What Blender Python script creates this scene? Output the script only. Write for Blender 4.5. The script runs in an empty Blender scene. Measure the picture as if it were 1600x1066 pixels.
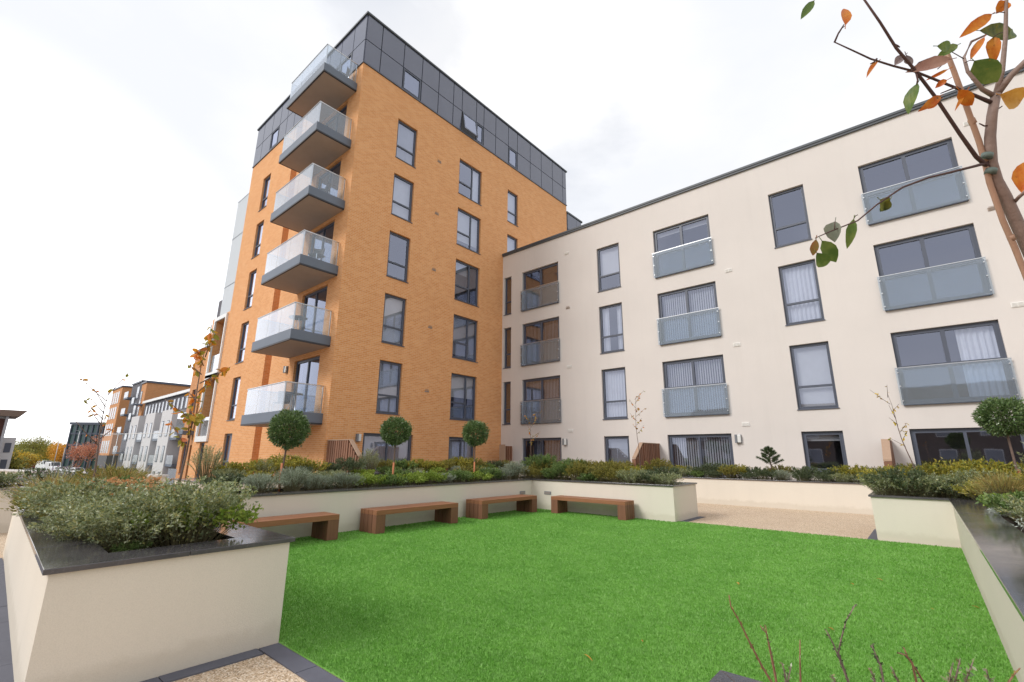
import bpy, bmesh, math, random
import numpy as np
from mathutils import Vector, Matrix
R=math.radians
D=bpy.data
scn=bpy.context.scene
COL=scn.collection
random.seed(7)
# ------------------------------------------------------------------ camera
CAM=np.array([16.5942533,-18.41131399,1.40]); FPX=725.36
_P=R(13.902); _RO=R(.3985); _t2=R(-40.768)
_X=(math.cos(_t2),math.sin(_t2)); _Y=(-math.sin(_t2),math.cos(_t2))
def _w(v): return np.array([v[0]*_X[0]+v[1]*_X[1], v[0]*_Y[0]+v[1]*_Y[1], v[2]])
FW=_w([0,math.cos(_P),math.sin(_P)]); _U0=_w([0,-math.sin(_P),math.cos(_P)]); _R0=_w([1.,0,0])
RT=math.cos(_RO)*_R0+math.sin(_RO)*_U0; UP=-math.sin(_RO)*_R0+math.cos(_RO)*_U0
def ray(x,y): return FW+RT*((x-800)/FPX)-UP*((y-533)/FPX)
def at(x,y,d): return CAM+ray(x,y)*d            # point seen at photo pixel x,y, d metres ahead
def un(x,y,axis,val):
    i='xyz'.index(axis); r=ray(x,y); return CAM+r*((val-CAM[i])/r[i])
cd=D.cameras.new('camera'); cam=D.objects.new('camera',cd); COL.objects.link(cam); scn.camera=cam
cd.sensor_width=36; cd.lens=FPX/1600*36; cd.clip_start=.05; cd.clip_end=6000
cam.matrix_world=Matrix([[RT[0],UP[0],-FW[0],CAM[0]],[RT[1],UP[1],-FW[1],CAM[1]],[RT[2],UP[2],-FW[2],CAM[2]],[0,0,0,1]])

# ------------------------------------------------------------------ materials
def s2l(c):
    return tuple(((v/255)/12.92 if v/255<=.04045 else ((v/255+.055)/1.055)**2.4) for v in c)
class NT:
    def __init__(s,name):
        s.m=D.materials.new(name); s.m.use_nodes=True; s.t=s.m.node_tree; s.t.nodes.clear()
        s.out=s.n('ShaderNodeOutputMaterial')
    def n(s,typ,**k):
        nd=s.t.nodes.new(typ)
        for a,b in k.items(): setattr(nd,a,b)
        return nd
    def l(s,a,b): s.t.links.new(a,b)
    def coord(s,kind='Object'): return s.n('ShaderNodeTexCoord').outputs[kind]
    def noise(s,vec,scale,detail=4,rough=.55):
        n=s.n('ShaderNodeTexNoise'); n.inputs['Scale'].default_value=scale; n.inputs['Detail'].default_value=detail
        n.inputs['Roughness'].default_value=rough
        if vec is not None: s.l(vec,n.inputs['Vector'])
        return n.outputs['Fac']
    def mapping(s,vec,scale=(1,1,1),rot=(0,0,0)):
        n=s.n('ShaderNodeMapping'); n.inputs['Scale'].default_value=scale; n.inputs['Rotation'].default_value=rot
        s.l(vec,n.inputs['Vector']); return n.outputs[0]
    def ramp(s,fac,stops,interp='LINEAR'):
        n=s.n('ShaderNodeValToRGB'); n.color_ramp.interpolation=interp; e=n.color_ramp.elements
        e[0].position=stops[0][0]; e[0].color=(*stops[0][1],1)
        e[1].position=stops[-1][0]; e[1].color=(*stops[-1][1],1)
        for p,c in stops[1:-1]:
            q=e.new(p); q.color=(*c,1)
        s.l(fac,n.inputs[0]); return n.outputs[0]
    def mix(s,fac,a,b,mode='MIX'):
        n=s.n('ShaderNodeMix',data_type='RGBA',blend_type=mode)
        for v,sock in ((fac,n.inputs[0]),(a,n.inputs[6]),(b,n.inputs[7])):
            if hasattr(v,'links'): s.l(v,sock)
            elif isinstance(v,(tuple,list)): sock.default_value=(*v,1)
            else: sock.default_value=v
        return n.outputs[2]
    def math(s,op,a,b=None):
        n=s.n('ShaderNodeMath',operation=op)
        for v,sock in ((a,n.inputs[0]),(b,n.inputs[1])):
            if v is None: continue
            if hasattr(v,'links'): s.l(v,sock)
            else: sock.default_value=v
        return n.outputs[0]
    def bump(s,h,strength=.3,dist=.01):
        n=s.n('ShaderNodeBump'); n.inputs['Strength'].default_value=strength; n.inputs['Distance'].default_value=dist
        s.l(h,n.inputs['Height']); return n.outputs[0]
    def bsdf(s,col,rough=.7,metal=0,spec=.5,normal=None,**k):
        n=s.n('ShaderNodeBsdfPrincipled')
        for v,sock in ((col,'Base Color'),(rough,'Roughness'),(metal,'Metallic'),(spec,'Specular IOR Level')):
            sk=n.inputs[sock]
            if hasattr(v,'links'): s.l(v,sk)
            elif isinstance(v,(tuple,list)): sk.default_value=(*v,1)
            else: sk.default_value=v
        if normal is not None: s.l(normal,n.inputs['Normal'])
        return n.outputs[0]
    def done(s,sh):
        s.l(sh,s.out.inputs['Surface']); return s.m
def mul(c,f): return tuple(v*f for v in c)
def plain(name,col,rough=.6,metal=0,spec=.5,var=.12,scale=6,bump=0,bscale=60):
    m=NT(name); v=m.coord(); f=m.noise(v,scale,4)
    c=m.mix(f,mul(col,1-var),mul(col,1+var))
    nb=m.bump(m.noise(v,bscale,3),bump,.004) if bump else None
    return m.done(m.bsdf(c,rough,metal,spec,nb))
def render_mat(name,col,grime=(.62,.58,.5)):
    m=NT(name); v=m.coord()
    big=m.noise(v,.35,5); fine=m.noise(v,170,2,.7); streak=m.noise(m.mapping(v,(3,3,.25)),1.2,4)
    c=m.mix(m.ramp(big,[(.35,(0,0,0)),(.7,(1,1,1))]),col,mul(col,.93))
    c=m.mix(m.ramp(streak,[(.52,(0,0,0)),(.8,(.16,.16,.16))]),c,mul(col,.75))
    c=m.mix(m.ramp(fine,[(.35,(.25,.25,.25)),(.6,(0,0,0))]),c,mul(col,.7))
    sp=m.n('ShaderNodeSeparateXYZ'); m.l(v,sp.inputs[0])
    edge=m.math('ADD',sp.outputs[2],m.math('MULTIPLY',m.noise(v,5,5,.7),-.22))   # splashed dirt along the foot of the wall
    c=m.mix(m.ramp(edge,[(0,(.25,.25,.25)),(.07,(0,0,0))]),c,(.42,.36,.27))
    run=m.noise(m.mapping(v,(9,9,.5)),2.2,4,.6)
    c=m.mix(m.ramp(run,[(.60,(0,0,0)),(.74,(.13,.13,.13))]),c,grime)
    return m.done(m.bsdf(c,.92,0,.25,m.bump(fine,.35,.004)))
def brick_mat(name,c1,c2,mortar,mul_scale=1):
    m=NT(name); v=m.coord(); sp=m.n('ShaderNodeSeparateXYZ'); m.l(v,sp.inputs[0])
    cb=m.n('ShaderNodeCombineXYZ'); m.l(m.math('ADD',sp.outputs[0],sp.outputs[1]),cb.inputs[0]); m.l(sp.outputs[2],cb.inputs[1])
    b=m.n('ShaderNodeTexBrick'); m.l(cb.outputs[0],b.inputs['Vector'])
    b.inputs['Scale'].default_value=1; b.inputs['Brick Width'].default_value=.225; b.inputs['Row Height'].default_value=.075
    b.inputs['Mortar Size'].default_value=.006; b.inputs['Mortar Smooth'].default_value=.2; b.inputs['Bias'].default_value=-.1
    b.inputs['Color1'].default_value=(*c1,1); b.inputs['Color2'].default_value=(*c2,1); b.inputs['Mortar'].default_value=(*mortar,1)
    big=m.noise(v,.5,5,.6)
    c=m.mix(m.ramp(big,[(.3,(0,0,0)),(.75,(.18,.18,.18))]),b.outputs['Color'],mul(c1,.72))
    # occasional darker courses and burnt bricks
    rn=m.noise(m.mapping(cb.outputs[0],(4.4,13.3,1)),1,1)
    c=m.mix(m.ramp(rn,[(.62,(0,0,0)),(.72,(.16,.16,.16))]),c,mul(c1,.6))
    pale=m.noise(m.mapping(v,(.6,.6,1.6)),1.1,6,.7)
    c=m.mix(m.ramp(pale,[(.58,(0,0,0)),(.8,(.15,.15,.15))]),c,(.80,.60,.42))
    return m.done(m.bsdf(c,.88,0,.25,m.bump(b.outputs['Fac'],-.12,.004)))
M={}
M['white_render']=render_mat('white_render',(.725,.675,.64))
M['cream_render']=render_mat('cream_render',(.755,.69,.595))
M['brick']=brick_mat('orange_brick',(.69,.305,.108),(.78,.39,.165),(.76,.55,.38))
M['brick_far']=brick_mat('far_orange_brick',(.56,.24,.09),(.66,.30,.12),(.55,.40,.28))
M['brick_red']=brick_mat('red_brick',(.34,.09,.05),(.44,.13,.07),(.4,.25,.2))
M['frame']=plain('dark_grey_frame',(.082,.094,.128),.42,0,.5,.1,3)
M['coping']=plain('roof_coping',(.075,.085,.098),.5,.0,.5,.15,2)
M['fascia']=plain('fascia_grey',(.135,.16,.205),.55,0,.5,.12,1.2)
M['soffit']=plain('soffit_board',(.40,.32,.27),.7,0,.3,.10,2)
M['soffit_edge']=plain('soffit_edge',(.03,.032,.04),.5)
M['steel']=plain('brushed_steel',(.62,.63,.64),.28,1,.5,.05,20)
M['white_metal']=plain('white_metal',(.78,.78,.78),.5,0,.5,.04,4)
M['silver_panel']=plain('silver_cladding',(.50,.53,.56),.5,.1,.5,.05,1)
M['plastic_vent']=plain('vent_plastic',(.80,.78,.75),.6,0,.4,.08,9)
M['lamp_body']=plain('lamp_body',(.20,.21,.23),.4,0,.5,.05,9)
M['lamp_diffuser']=plain('lamp_diffuser',(.72,.72,.70),.3,0,.5,.03,9)
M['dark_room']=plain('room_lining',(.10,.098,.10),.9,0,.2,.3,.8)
M['soil']=plain('soil',(.035,.025,.018),.95,0,.2,.5,25,.8,80)
M['tarmac']=plain('tarmac',(.20,.195,.19),.9,0,.3,.15,.4,.3,40)
M['grass_far']=plain('far_grass',(.12,.14,.05),.95,0,.2,.35,.05)
M['bark']=plain('bark',(.17,.115,.095),.8,0,.3,.4,22,.6,90)
M['bark_near']=plain('young_bark',(.25,.175,.145),.6,0,.4,.35,30,.5,120)
M['twig_red']=plain('red_brown_twig',(.30,.15,.09),.65,0,.3,.3,30,.3,120)
M['twig']=plain('twig_bark',(.09,.05,.045),.7,0,.3,.3,30,.3,120)
M['stem_green']=plain('stem_green',(.16,.14,.07),.7,0,.3,.3,20)
M['bamboo']=plain('bamboo',(.42,.25,.17),.55,0,.4,.25,14,.3,40)
M['stake']=plain('orange_stake',(.52,.19,.09),.7,0,.3,.2,12)
M['tie']=plain('rubber_tie',(.13,.17,.15),.6)
M['rattan']=plain('dark_rattan',(.06,.05,.05),.7,0,.3,.3,60)
M['white_cloth']=plain('white_cloth',(.75,.74,.72),.9)
M['car_white']=plain('white_car_paint',(.78,.79,.80),.25,0,.5,.02,2)
M['car_dark']=plain('dark_car_paint',(.04,.045,.055),.25,0,.5,.05,2)
M['car_blue']=plain('blue_car_paint',(.03,.04,.14),.25,0,.5,.05,2)
M['car_silver']=plain('silver_car_paint',(.42,.43,.45),.25,.4,.5,.05,2)
M['car_red']=plain('maroon_car_paint',(.18,.04,.04),.25,0,.5,.05,2)
M['car_glass']=plain('car_glass',(.03,.035,.04),.08,0,.6,.02,2)
M['rubber']=plain('rubber',(.02,.02,.02),.8)
M['galv']=plain('galvanised_post',(.5,.5,.5),.45,.6,.5,.06,8)
M['dark_brown_wall']=plain('brown_wall',(.13,.06,.05),.8,0,.3,.2,2)
M['grey_render']=plain('grey_render',(.42,.41,.43),.9,0,.3,.06,2)
M['light_render']=plain('light_render',(.62,.60,.60),.9,0,.3,.06,2)
M['dark_clad']=plain('dark_grey_clad',(.10,.095,.11),.7,0,.4,.1,2)
M['roof_brown']=plain('roof_brown',(.20,.14,.11),.8,0,.3,.15,1)
M['green_glass']=plain('green_tint_glass',(.05,.10,.10),.15,0,.7,.4,.3)

def glassy(name,tint,refl,milky=.0,rough=.02,gc=(.93,.95,1),graz=1.15):
    m=NT(name); v=m.coord()
    tr=m.n('ShaderNodeBsdfTransparent'); tr.inputs[0].default_value=(*tint,1)
    gl=m.n('ShaderNodeBsdfGlossy'); gl.inputs['Color'].default_value=(*gc,1); gl.inputs['Roughness'].default_value=rough
    bp=m.bump(m.noise(v,.9,2),.06,.02); m.l(bp,gl.inputs['Normal'])
    fr=m.n('ShaderNodeLayerWeight'); fr.inputs['Blend'].default_value=.5
    f=m.math('MINIMUM',m.math('ADD',m.math('MULTIPLY',m.math('POWER',fr.outputs['Facing'],3.2),graz),refl),1.0)
    mx=m.n('ShaderNodeMixShader'); m.l(f,mx.inputs[0]); m.l(tr.outputs[0],mx.inputs[1]); m.l(gl.outputs[0],mx.inputs[2])
    sh=mx.outputs[0]
    if milky:  # pale diffuse share mixed evenly over the glass
        df=m.n('ShaderNodeBsdfDiffuse'); df.inputs[0].default_value=(.62,.68,.70,1)
        m2=m.n('ShaderNodeMixShader'); m2.inputs[0].default_value=milky; m.l(sh,m2.inputs[1]); m.l(df.outputs[0],m2.inputs[2]); sh=m2.outputs[0]
    return m.done(sh)
M['pane']=glassy('window_glass',(.80,.84,.90),.27,gc=(.76,.81,1))
M['guard']=glassy('balcony_glass',(.86,.91,.96),.07,.11)
M['clear']=glassy('clear_glass',(.985,.99,.985),.0,.0,graz=.3)

def blind_mat(name,col):
    m=NT(name); v=m.coord(); f=m.noise(v,3,3)
    c=m.mix(f,mul(col,.85),mul(col,1.08))
    return m.done(m.bsdf(c,.9,0,.2))
M['blind']=blind_mat('blind_fabric',(.66,.64,.62)); M['curtain']=blind_mat('curtain_fabric',(.78,.77,.78))
M['blind_dark']=blind_mat('blind_fabric_grey',(.36,.36,.38))
M['vblind']=blind_mat('vertical_blind_fabric',(.55,.54,.55))

def clad_mat():
    m=NT('glazed_cladding'); v=m.coord()
    c=m.mix(m.noise(v,.8,3),(.080,.088,.135),(.12,.13,.185))
    return m.done(m.bsdf(c,.10,0,1.0,m.bump(m.noise(v,.7,2),.05,.02)))
M['cladding']=clad_mat()
def slate_mat():
    m=NT('slate_coping'); v=m.coord()
    n1=m.noise(v,3.5,6,.65); n2=m.noise(v,60,3)
    c=m.mix(n1,(.035,.035,.042),(.115,.105,.11))
    c=m.mix(m.ramp(n2,[(.55,(0,0,0)),(.8,(.5,.5,.5))]),c,(.16,.15,.15))
    r=m.math('ADD',m.math('MULTIPLY',n1,.18),.03)
    return m.done(m.bsdf(c,r,0,.65,m.bump(m.noise(v,35,4),.10,.002)))
M['slate']=slate_mat()
M['slate_edging']=plain('slate_edging',(.115,.118,.145),.75,0,.3,.2,5,.3,90)
def resin_mat():
    m=NT('resin_bound_gravel'); v=m.coord()
    vo=m.n('ShaderNodeTexVoronoi'); vo.inputs['Scale'].default_value=105; m.l(v,vo.inputs['Vector'])
    sp=m.n('ShaderNodeSeparateColor'); m.l(vo.outputs['Color'],sp.inputs[0])
    c=m.ramp(sp.outputs[0],[(0,(.20,.14,.09)),(.25,(.45,.32,.20)),(.55,(.58,.44,.30)),(.8,(.70,.56,.42)),(1,(.80,.72,.60))])
    c=m.mix(m.ramp(m.noise(v,.7,4),[(.35,(0,0,0)),(.8,(.3,.3,.3))]),c,(.42,.30,.22))
    return m.done(m.bsdf(c,.7,0,.4,m.bump(vo.outputs['Distance'],-.5,.006)))
M['resin']=resin_mat()
def lawn_mat(name,blade):
    m=NT(name); v=m.coord()
    a=m.noise(v,1.3,5,.6); b=m.noise(v,9,3)
    c=m.mix(m.ramp(a,[(.3,(0,0,0)),(.7,(1,1,1))]),(.12,.31,.040),(.185,.40,.068))
    c=m.mix(m.ramp(b,[(.4,(0,0,0)),(.7,(.5,.5,.5))]),c,(.22,.42,.11))
    if blade:
        g=m.n('ShaderNodeNewGeometry')
        c=m.mix(m.ramp(g.outputs['Random Per Island'],[(0,(.55,.55,.55)),(.5,(1,1,1)),(1,(1.0,1.0,1.0))]),(.105,.28,.03),c)
        c=m.mix(m.ramp(g.outputs['Random Per Island'],[(.9,(0,0,0)),(1,(.6,.6,.6))]),c,(.42,.58,.26))
    return m.done(m.bsdf(c,.6,0,.3))
M['turf']=lawn_mat('artificial_turf',False); M['turf_blade']=lawn_mat('turf_blade',True)
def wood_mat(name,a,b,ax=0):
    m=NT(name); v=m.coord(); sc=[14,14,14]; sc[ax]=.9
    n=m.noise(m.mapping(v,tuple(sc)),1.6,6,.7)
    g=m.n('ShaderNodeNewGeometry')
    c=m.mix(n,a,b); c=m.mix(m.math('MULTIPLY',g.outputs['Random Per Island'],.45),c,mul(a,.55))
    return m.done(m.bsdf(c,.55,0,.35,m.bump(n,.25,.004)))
M['bench_y']=wood_mat('bench_timber_long',(.18,.065,.03),(.47,.215,.11),1)
M['bench_x']=wood_mat('bench_timber_cross',(.18,.065,.03),(.47,.215,.11),0)
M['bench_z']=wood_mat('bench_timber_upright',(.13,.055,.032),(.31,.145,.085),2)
M['slat']=wood_mat('screen_timber',(.20,.09,.05),(.36,.18,.11),2)
M['slat_pale']=wood_mat('screen_cap_timber',(.42,.27,.18),(.58,.42,.31),2)
def leaf_mat(name,cols,rough=.5,trans=.28,spec=.35):
    m=NT(name); g=m.n('ShaderNodeNewGeometry')
    cols=[mul(c,1.28) for c in cols]; n=len(cols); st=[(i/(n-1),c) for i,c in enumerate(cols)]
    c=m.ramp(g.outputs['Random Per Island'],st)
    pr=m.bsdf(c,rough,0,spec)
    tl=m.n('ShaderNodeBsdfTranslucent'); m.l(c,tl.inputs[0])
    mx=m.n('ShaderNodeMixShader'); mx.inputs[0].default_value=trans; m.l(pr,mx.inputs[1]); m.l(tl.outputs[0],mx.inputs[2])
    return m.done(mx.outputs[0])
L={}
L['lavender']=leaf_mat('lavender_leaf',[(.14,.17,.11),(.26,.30,.22),(.36,.40,.32),(.19,.22,.14)],.8)
L['lime']=leaf_mat('lime_leaf',[(.13,.21,.025),(.25,.33,.05),(.18,.26,.04),(.31,.34,.07)])
L['green']=leaf_mat('mid_green_leaf',[(.06,.10,.03),(.13,.20,.05),(.09,.14,.04),(.19,.24,.08)])
L['dark']=leaf_mat('dark_green_leaf',[(.035,.06,.025),(.07,.10,.045),(.13,.15,.08),(.05,.08,.03)],.4)
L['yellow']=leaf_mat('yellow_leaf',[(.24,.21,.03),(.36,.30,.04),(.18,.19,.03),(.12,.14,.03)])
L['olive']=leaf_mat('olive_leaf',[(.10,.11,.025),(.20,.19,.04),(.30,.24,.05),(.08,.10,.03)])
L['sage']=leaf_mat('sage_leaf',[(.15,.18,.07),(.24,.27,.12),(.44,.47,.32),(.11,.14,.05),(.34,.31,.11),(.20,.25,.14),(.08,.10,.04)],.4,.3,.5)
L['glossy']=leaf_mat('glossy_grey_leaf',[(.08,.10,.06),(.15,.18,.11),(.26,.30,.21),(.46,.50,.45)],.3)
L['silver']=leaf_mat('silver_leaf',[(.34,.38,.33),(.48,.51,.46),(.24,.29,.22)],.8)
L['rust']=leaf_mat('rust_flower',[(.46,.20,.08),(.58,.30,.14),(.40,.20,.09),(.52,.36,.18)],.9)
L['mauve']=leaf_mat('mauve_flower',[(.30,.22,.28),(.42,.32,.38),(.24,.17,.18)],.9)
L['bronze']=leaf_mat('bronze_blade',[(.30,.22,.06),(.40,.33,.12),(.18,.20,.05),(.36,.16,.06)])
L['pine']=leaf_mat('pine_needle',[(.04,.075,.035),(.10,.14,.06),(.07,.10,.045)],.6)
L['bay']=leaf_mat('bay_leaf',[(.045,.085,.025),(.085,.14,.045),(.17,.23,.09),(.06,.11,.03)],.3,.15,.6)
L['autumn']=leaf_mat('autumn_leaf',[(.50,.14,.02),(.62,.24,.03),(.34,.26,.03),(.20,.20,.03),(.45,.10,.03)],.5,.35)
L['amber']=leaf_mat('amber_tree_leaf',[(.45,.33,.04),(.60,.42,.05),(.36,.22,.04),(.25,.24,.05)])
L['olivetree']=leaf_mat('olive_tree_leaf',[(.12,.13,.03),(.22,.22,.05),(.34,.30,.07),(.09,.11,.03)])
L['redtree']=leaf_mat('red_tree_leaf',[(.42,.15,.08),(.50,.22,.13),(.34,.12,.08),(.48,.28,.18)])
L['orangetree']=leaf_mat('orange_tree_leaf',[(.55,.24,.03),(.62,.34,.05),(.38,.22,.04)])

# ------------------------------------------------------------------ helpers
def link(o,parent=None):
    COL.objects.link(o)
    if parent is not None: o.parent=parent
    return o
def tag(o,label=None,cat=None,group=None,kind=None):
    if label: o['label']=label
    if cat: o['category']=cat
    if group: o['group']=group
    if kind: o['kind']=kind
    return o
def thing(name,label,cat,loc=(0,0,0),group=None,rz=0):
    o=D.objects.new(name,None); o.empty_display_size=.2; link(o); o.location=tuple(float(v) for v in loc); o.rotation_euler=(0,0,rz)
    return tag(o,label,cat,group)
class FR:   # wall frame: u along the wall, d outwards, z up
    def __init__(s,o,u,n): s.o=Vector(o); s.u=Vector(u); s.n=Vector(n)
    def p(s,u,d,z): return s.o+s.u*u+s.n*d+Vector((0,0,z))
WORLD=FR((0,0,0),(1,0,0),(0,1,0))
class MB:
    def __init__(s): s.v=[]; s.f=[]; s.mi=[]; s.cur=0
    def mat(s,i): s.cur=i; return s
    def quad(s,*ps):
        b=len(s.v); s.v+= [tuple(p) for p in ps]; s.f.append(tuple(range(b,b+len(ps)))); s.mi.append(s.cur)
    def box(s,x0,x1,y0,y1,z0,z1,fr=None):
        P=(lambda a,b,c: tuple(fr.p(a,b,c))) if fr else (lambda a,b,c:(a,b,c))
        b=len(s.v)
        s.v+=[P(x0,y0,z0),P(x1,y0,z0),P(x1,y1,z0),P(x0,y1,z0),P(x0,y0,z1),P(x1,y0,z1),P(x1,y1,z1),P(x0,y1,z1)]
        for f in ((0,3,2,1),(4,5,6,7),(0,1,5,4),(1,2,6,5),(2,3,7,6),(3,0,4,7)):
            s.f.append(tuple(b+i for i in f)); s.mi.append(s.cur)
        return s
    def prism(s,pts,ax,a0,a1):   # polygon pts in the two other axes, extruded along ax
        b=len(s.v); n=len(pts)
        for a in (a0,a1):
            for p in pts:
                q=[0,0,0]; o=[i for i in range(3) if i!=ax]; q[ax]=a; q[o[0]]=p[0]; q[o[1]]=p[1]; s.v.append(tuple(q))
        s.f.append(tuple(b+i for i in range(n))); s.mi.append(s.cur)
        s.f.append(tuple(b+n+i for i in reversed(range(n)))); s.mi.append(s.cur)
        for i in range(n):
            j=(i+1)%n; s.f.append((b+i,b+j,b+n+j,b+n+i)); s.mi.append(s.cur)
        return s
    def tube(s,pts,rs,seg=8,cap=True):
        pts=[Vector(tuple(float(c) for c in p)) for p in pts]; n=len(pts)
        if not hasattr(rs,'__len__'): rs=[rs]*n
        b=len(s.v); ref=Vector((.31,.17,.93))
        for i,p in enumerate(pts):
            t=(pts[min(i+1,n-1)]-pts[max(i-1,0)]).normalized()
            a=t.cross(ref)
            if a.length<.1: a=t.cross(Vector((1,0,0)))
            a.normalize(); c=t.cross(a)
            for k in range(seg):
                an=2*math.pi*k/seg; s.v.append(tuple(p+(a*math.cos(an)+c*math.sin(an))*rs[i]))
        for i in range(n-1):
            for k in range(seg):
                q=(k+1)%seg; s.f.append((b+i*seg+k,b+i*seg+q,b+(i+1)*seg+q,b+(i+1)*seg+k)); s.mi.append(s.cur)
        if cap:
            s.f.append(tuple(b+k for k in reversed(range(seg)))); s.mi.append(s.cur)
            s.f.append(tuple(b+(n-1)*seg+k for k in range(seg))); s.mi.append(s.cur)
        return s
    def build(s,name,mats,parent=None,smooth=False,bevel=0,recalc=True):
        me=D.meshes.new(name); me.from_pydata(s.v,[],s.f); 
        if not isinstance(mats,(list,tuple)): mats=[mats]
        for m in mats: me.materials.append(m)
        for i,p in enumerate(me.polygons): p.material_index=s.mi[i]; p.use_smooth=smooth
        if recalc:
            bm=bmesh.new(); bm.from_mesh(me); bmesh.ops.recalc_face_normals(bm,faces=bm.faces); bm.to_mesh(me); bm.free()
        me.update()
        o=D.objects.new(name,me); link(o,parent)
        if bevel:
            b=o.modifiers.new('bevel','BEVEL'); b.width=bevel; b.segments=2; b.limit_method='ANGLE'
        return o
def mesh_np(name,V,n,mat,smooth=False):
    """V: (N*n,3) vertices, every n form one face"""
    V=np.asarray(V,dtype=np.float32).reshape(-1,3); nf=len(V)//n
    me=D.meshes.new(name); me.vertices.add(len(V)); me.vertices.foreach_set('co',V.ravel())
    me.loops.add(len(V)); me.loops.foreach_set('vertex_index',np.arange(len(V),dtype=np.int32))
    me.polygons.add(nf); me.polygons.foreach_set('loop_start',np.arange(0,len(V),n,dtype=np.int32))
    me.materials.append(mat); me.update(calc_edges=True); me.validate()
    return me

# ------------------------------------------------------------------ windows and facades
def facade(mb,fr,u0,u1,z0,z1,ops,depth=.16):
    us=sorted({u0,u1,*[o[0] for o in ops],*[o[1] for o in ops]}); zs=sorted({z0,z1,*[o[2] for o in ops],*[o[3] for o in ops]})
    for a,b in zip(us,us[1:]):
        for c,d in zip(zs,zs[1:]):
            if any(o[0]-1e-6<=a and b<=o[1]+1e-6 and o[2]-1e-6<=c and d<=o[3]+1e-6 for o in ops): continue
            mb.quad(fr.p(a,0,c),fr.p(b,0,c),fr.p(b,0,d),fr.p(a,0,d))
    for a,b,c,d in ops:
        e=-depth
        mb.quad(fr.p(a,0,c),fr.p(a,e,c),fr.p(a,e,d),fr.p(a,0,d)); mb.quad(fr.p(b,0,c),fr.p(b,0,d),fr.p(b,e,d),fr.p(b,e,c))
        mb.quad(fr.p(a,0,d),fr.p(a,e,d),fr.p(b,e,d),fr.p(b,0,d)); mb.quad(fr.p(a,0,c),fr.p(b,0,c),fr.p(b,e,c),fr.p(a,e,c))
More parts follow.
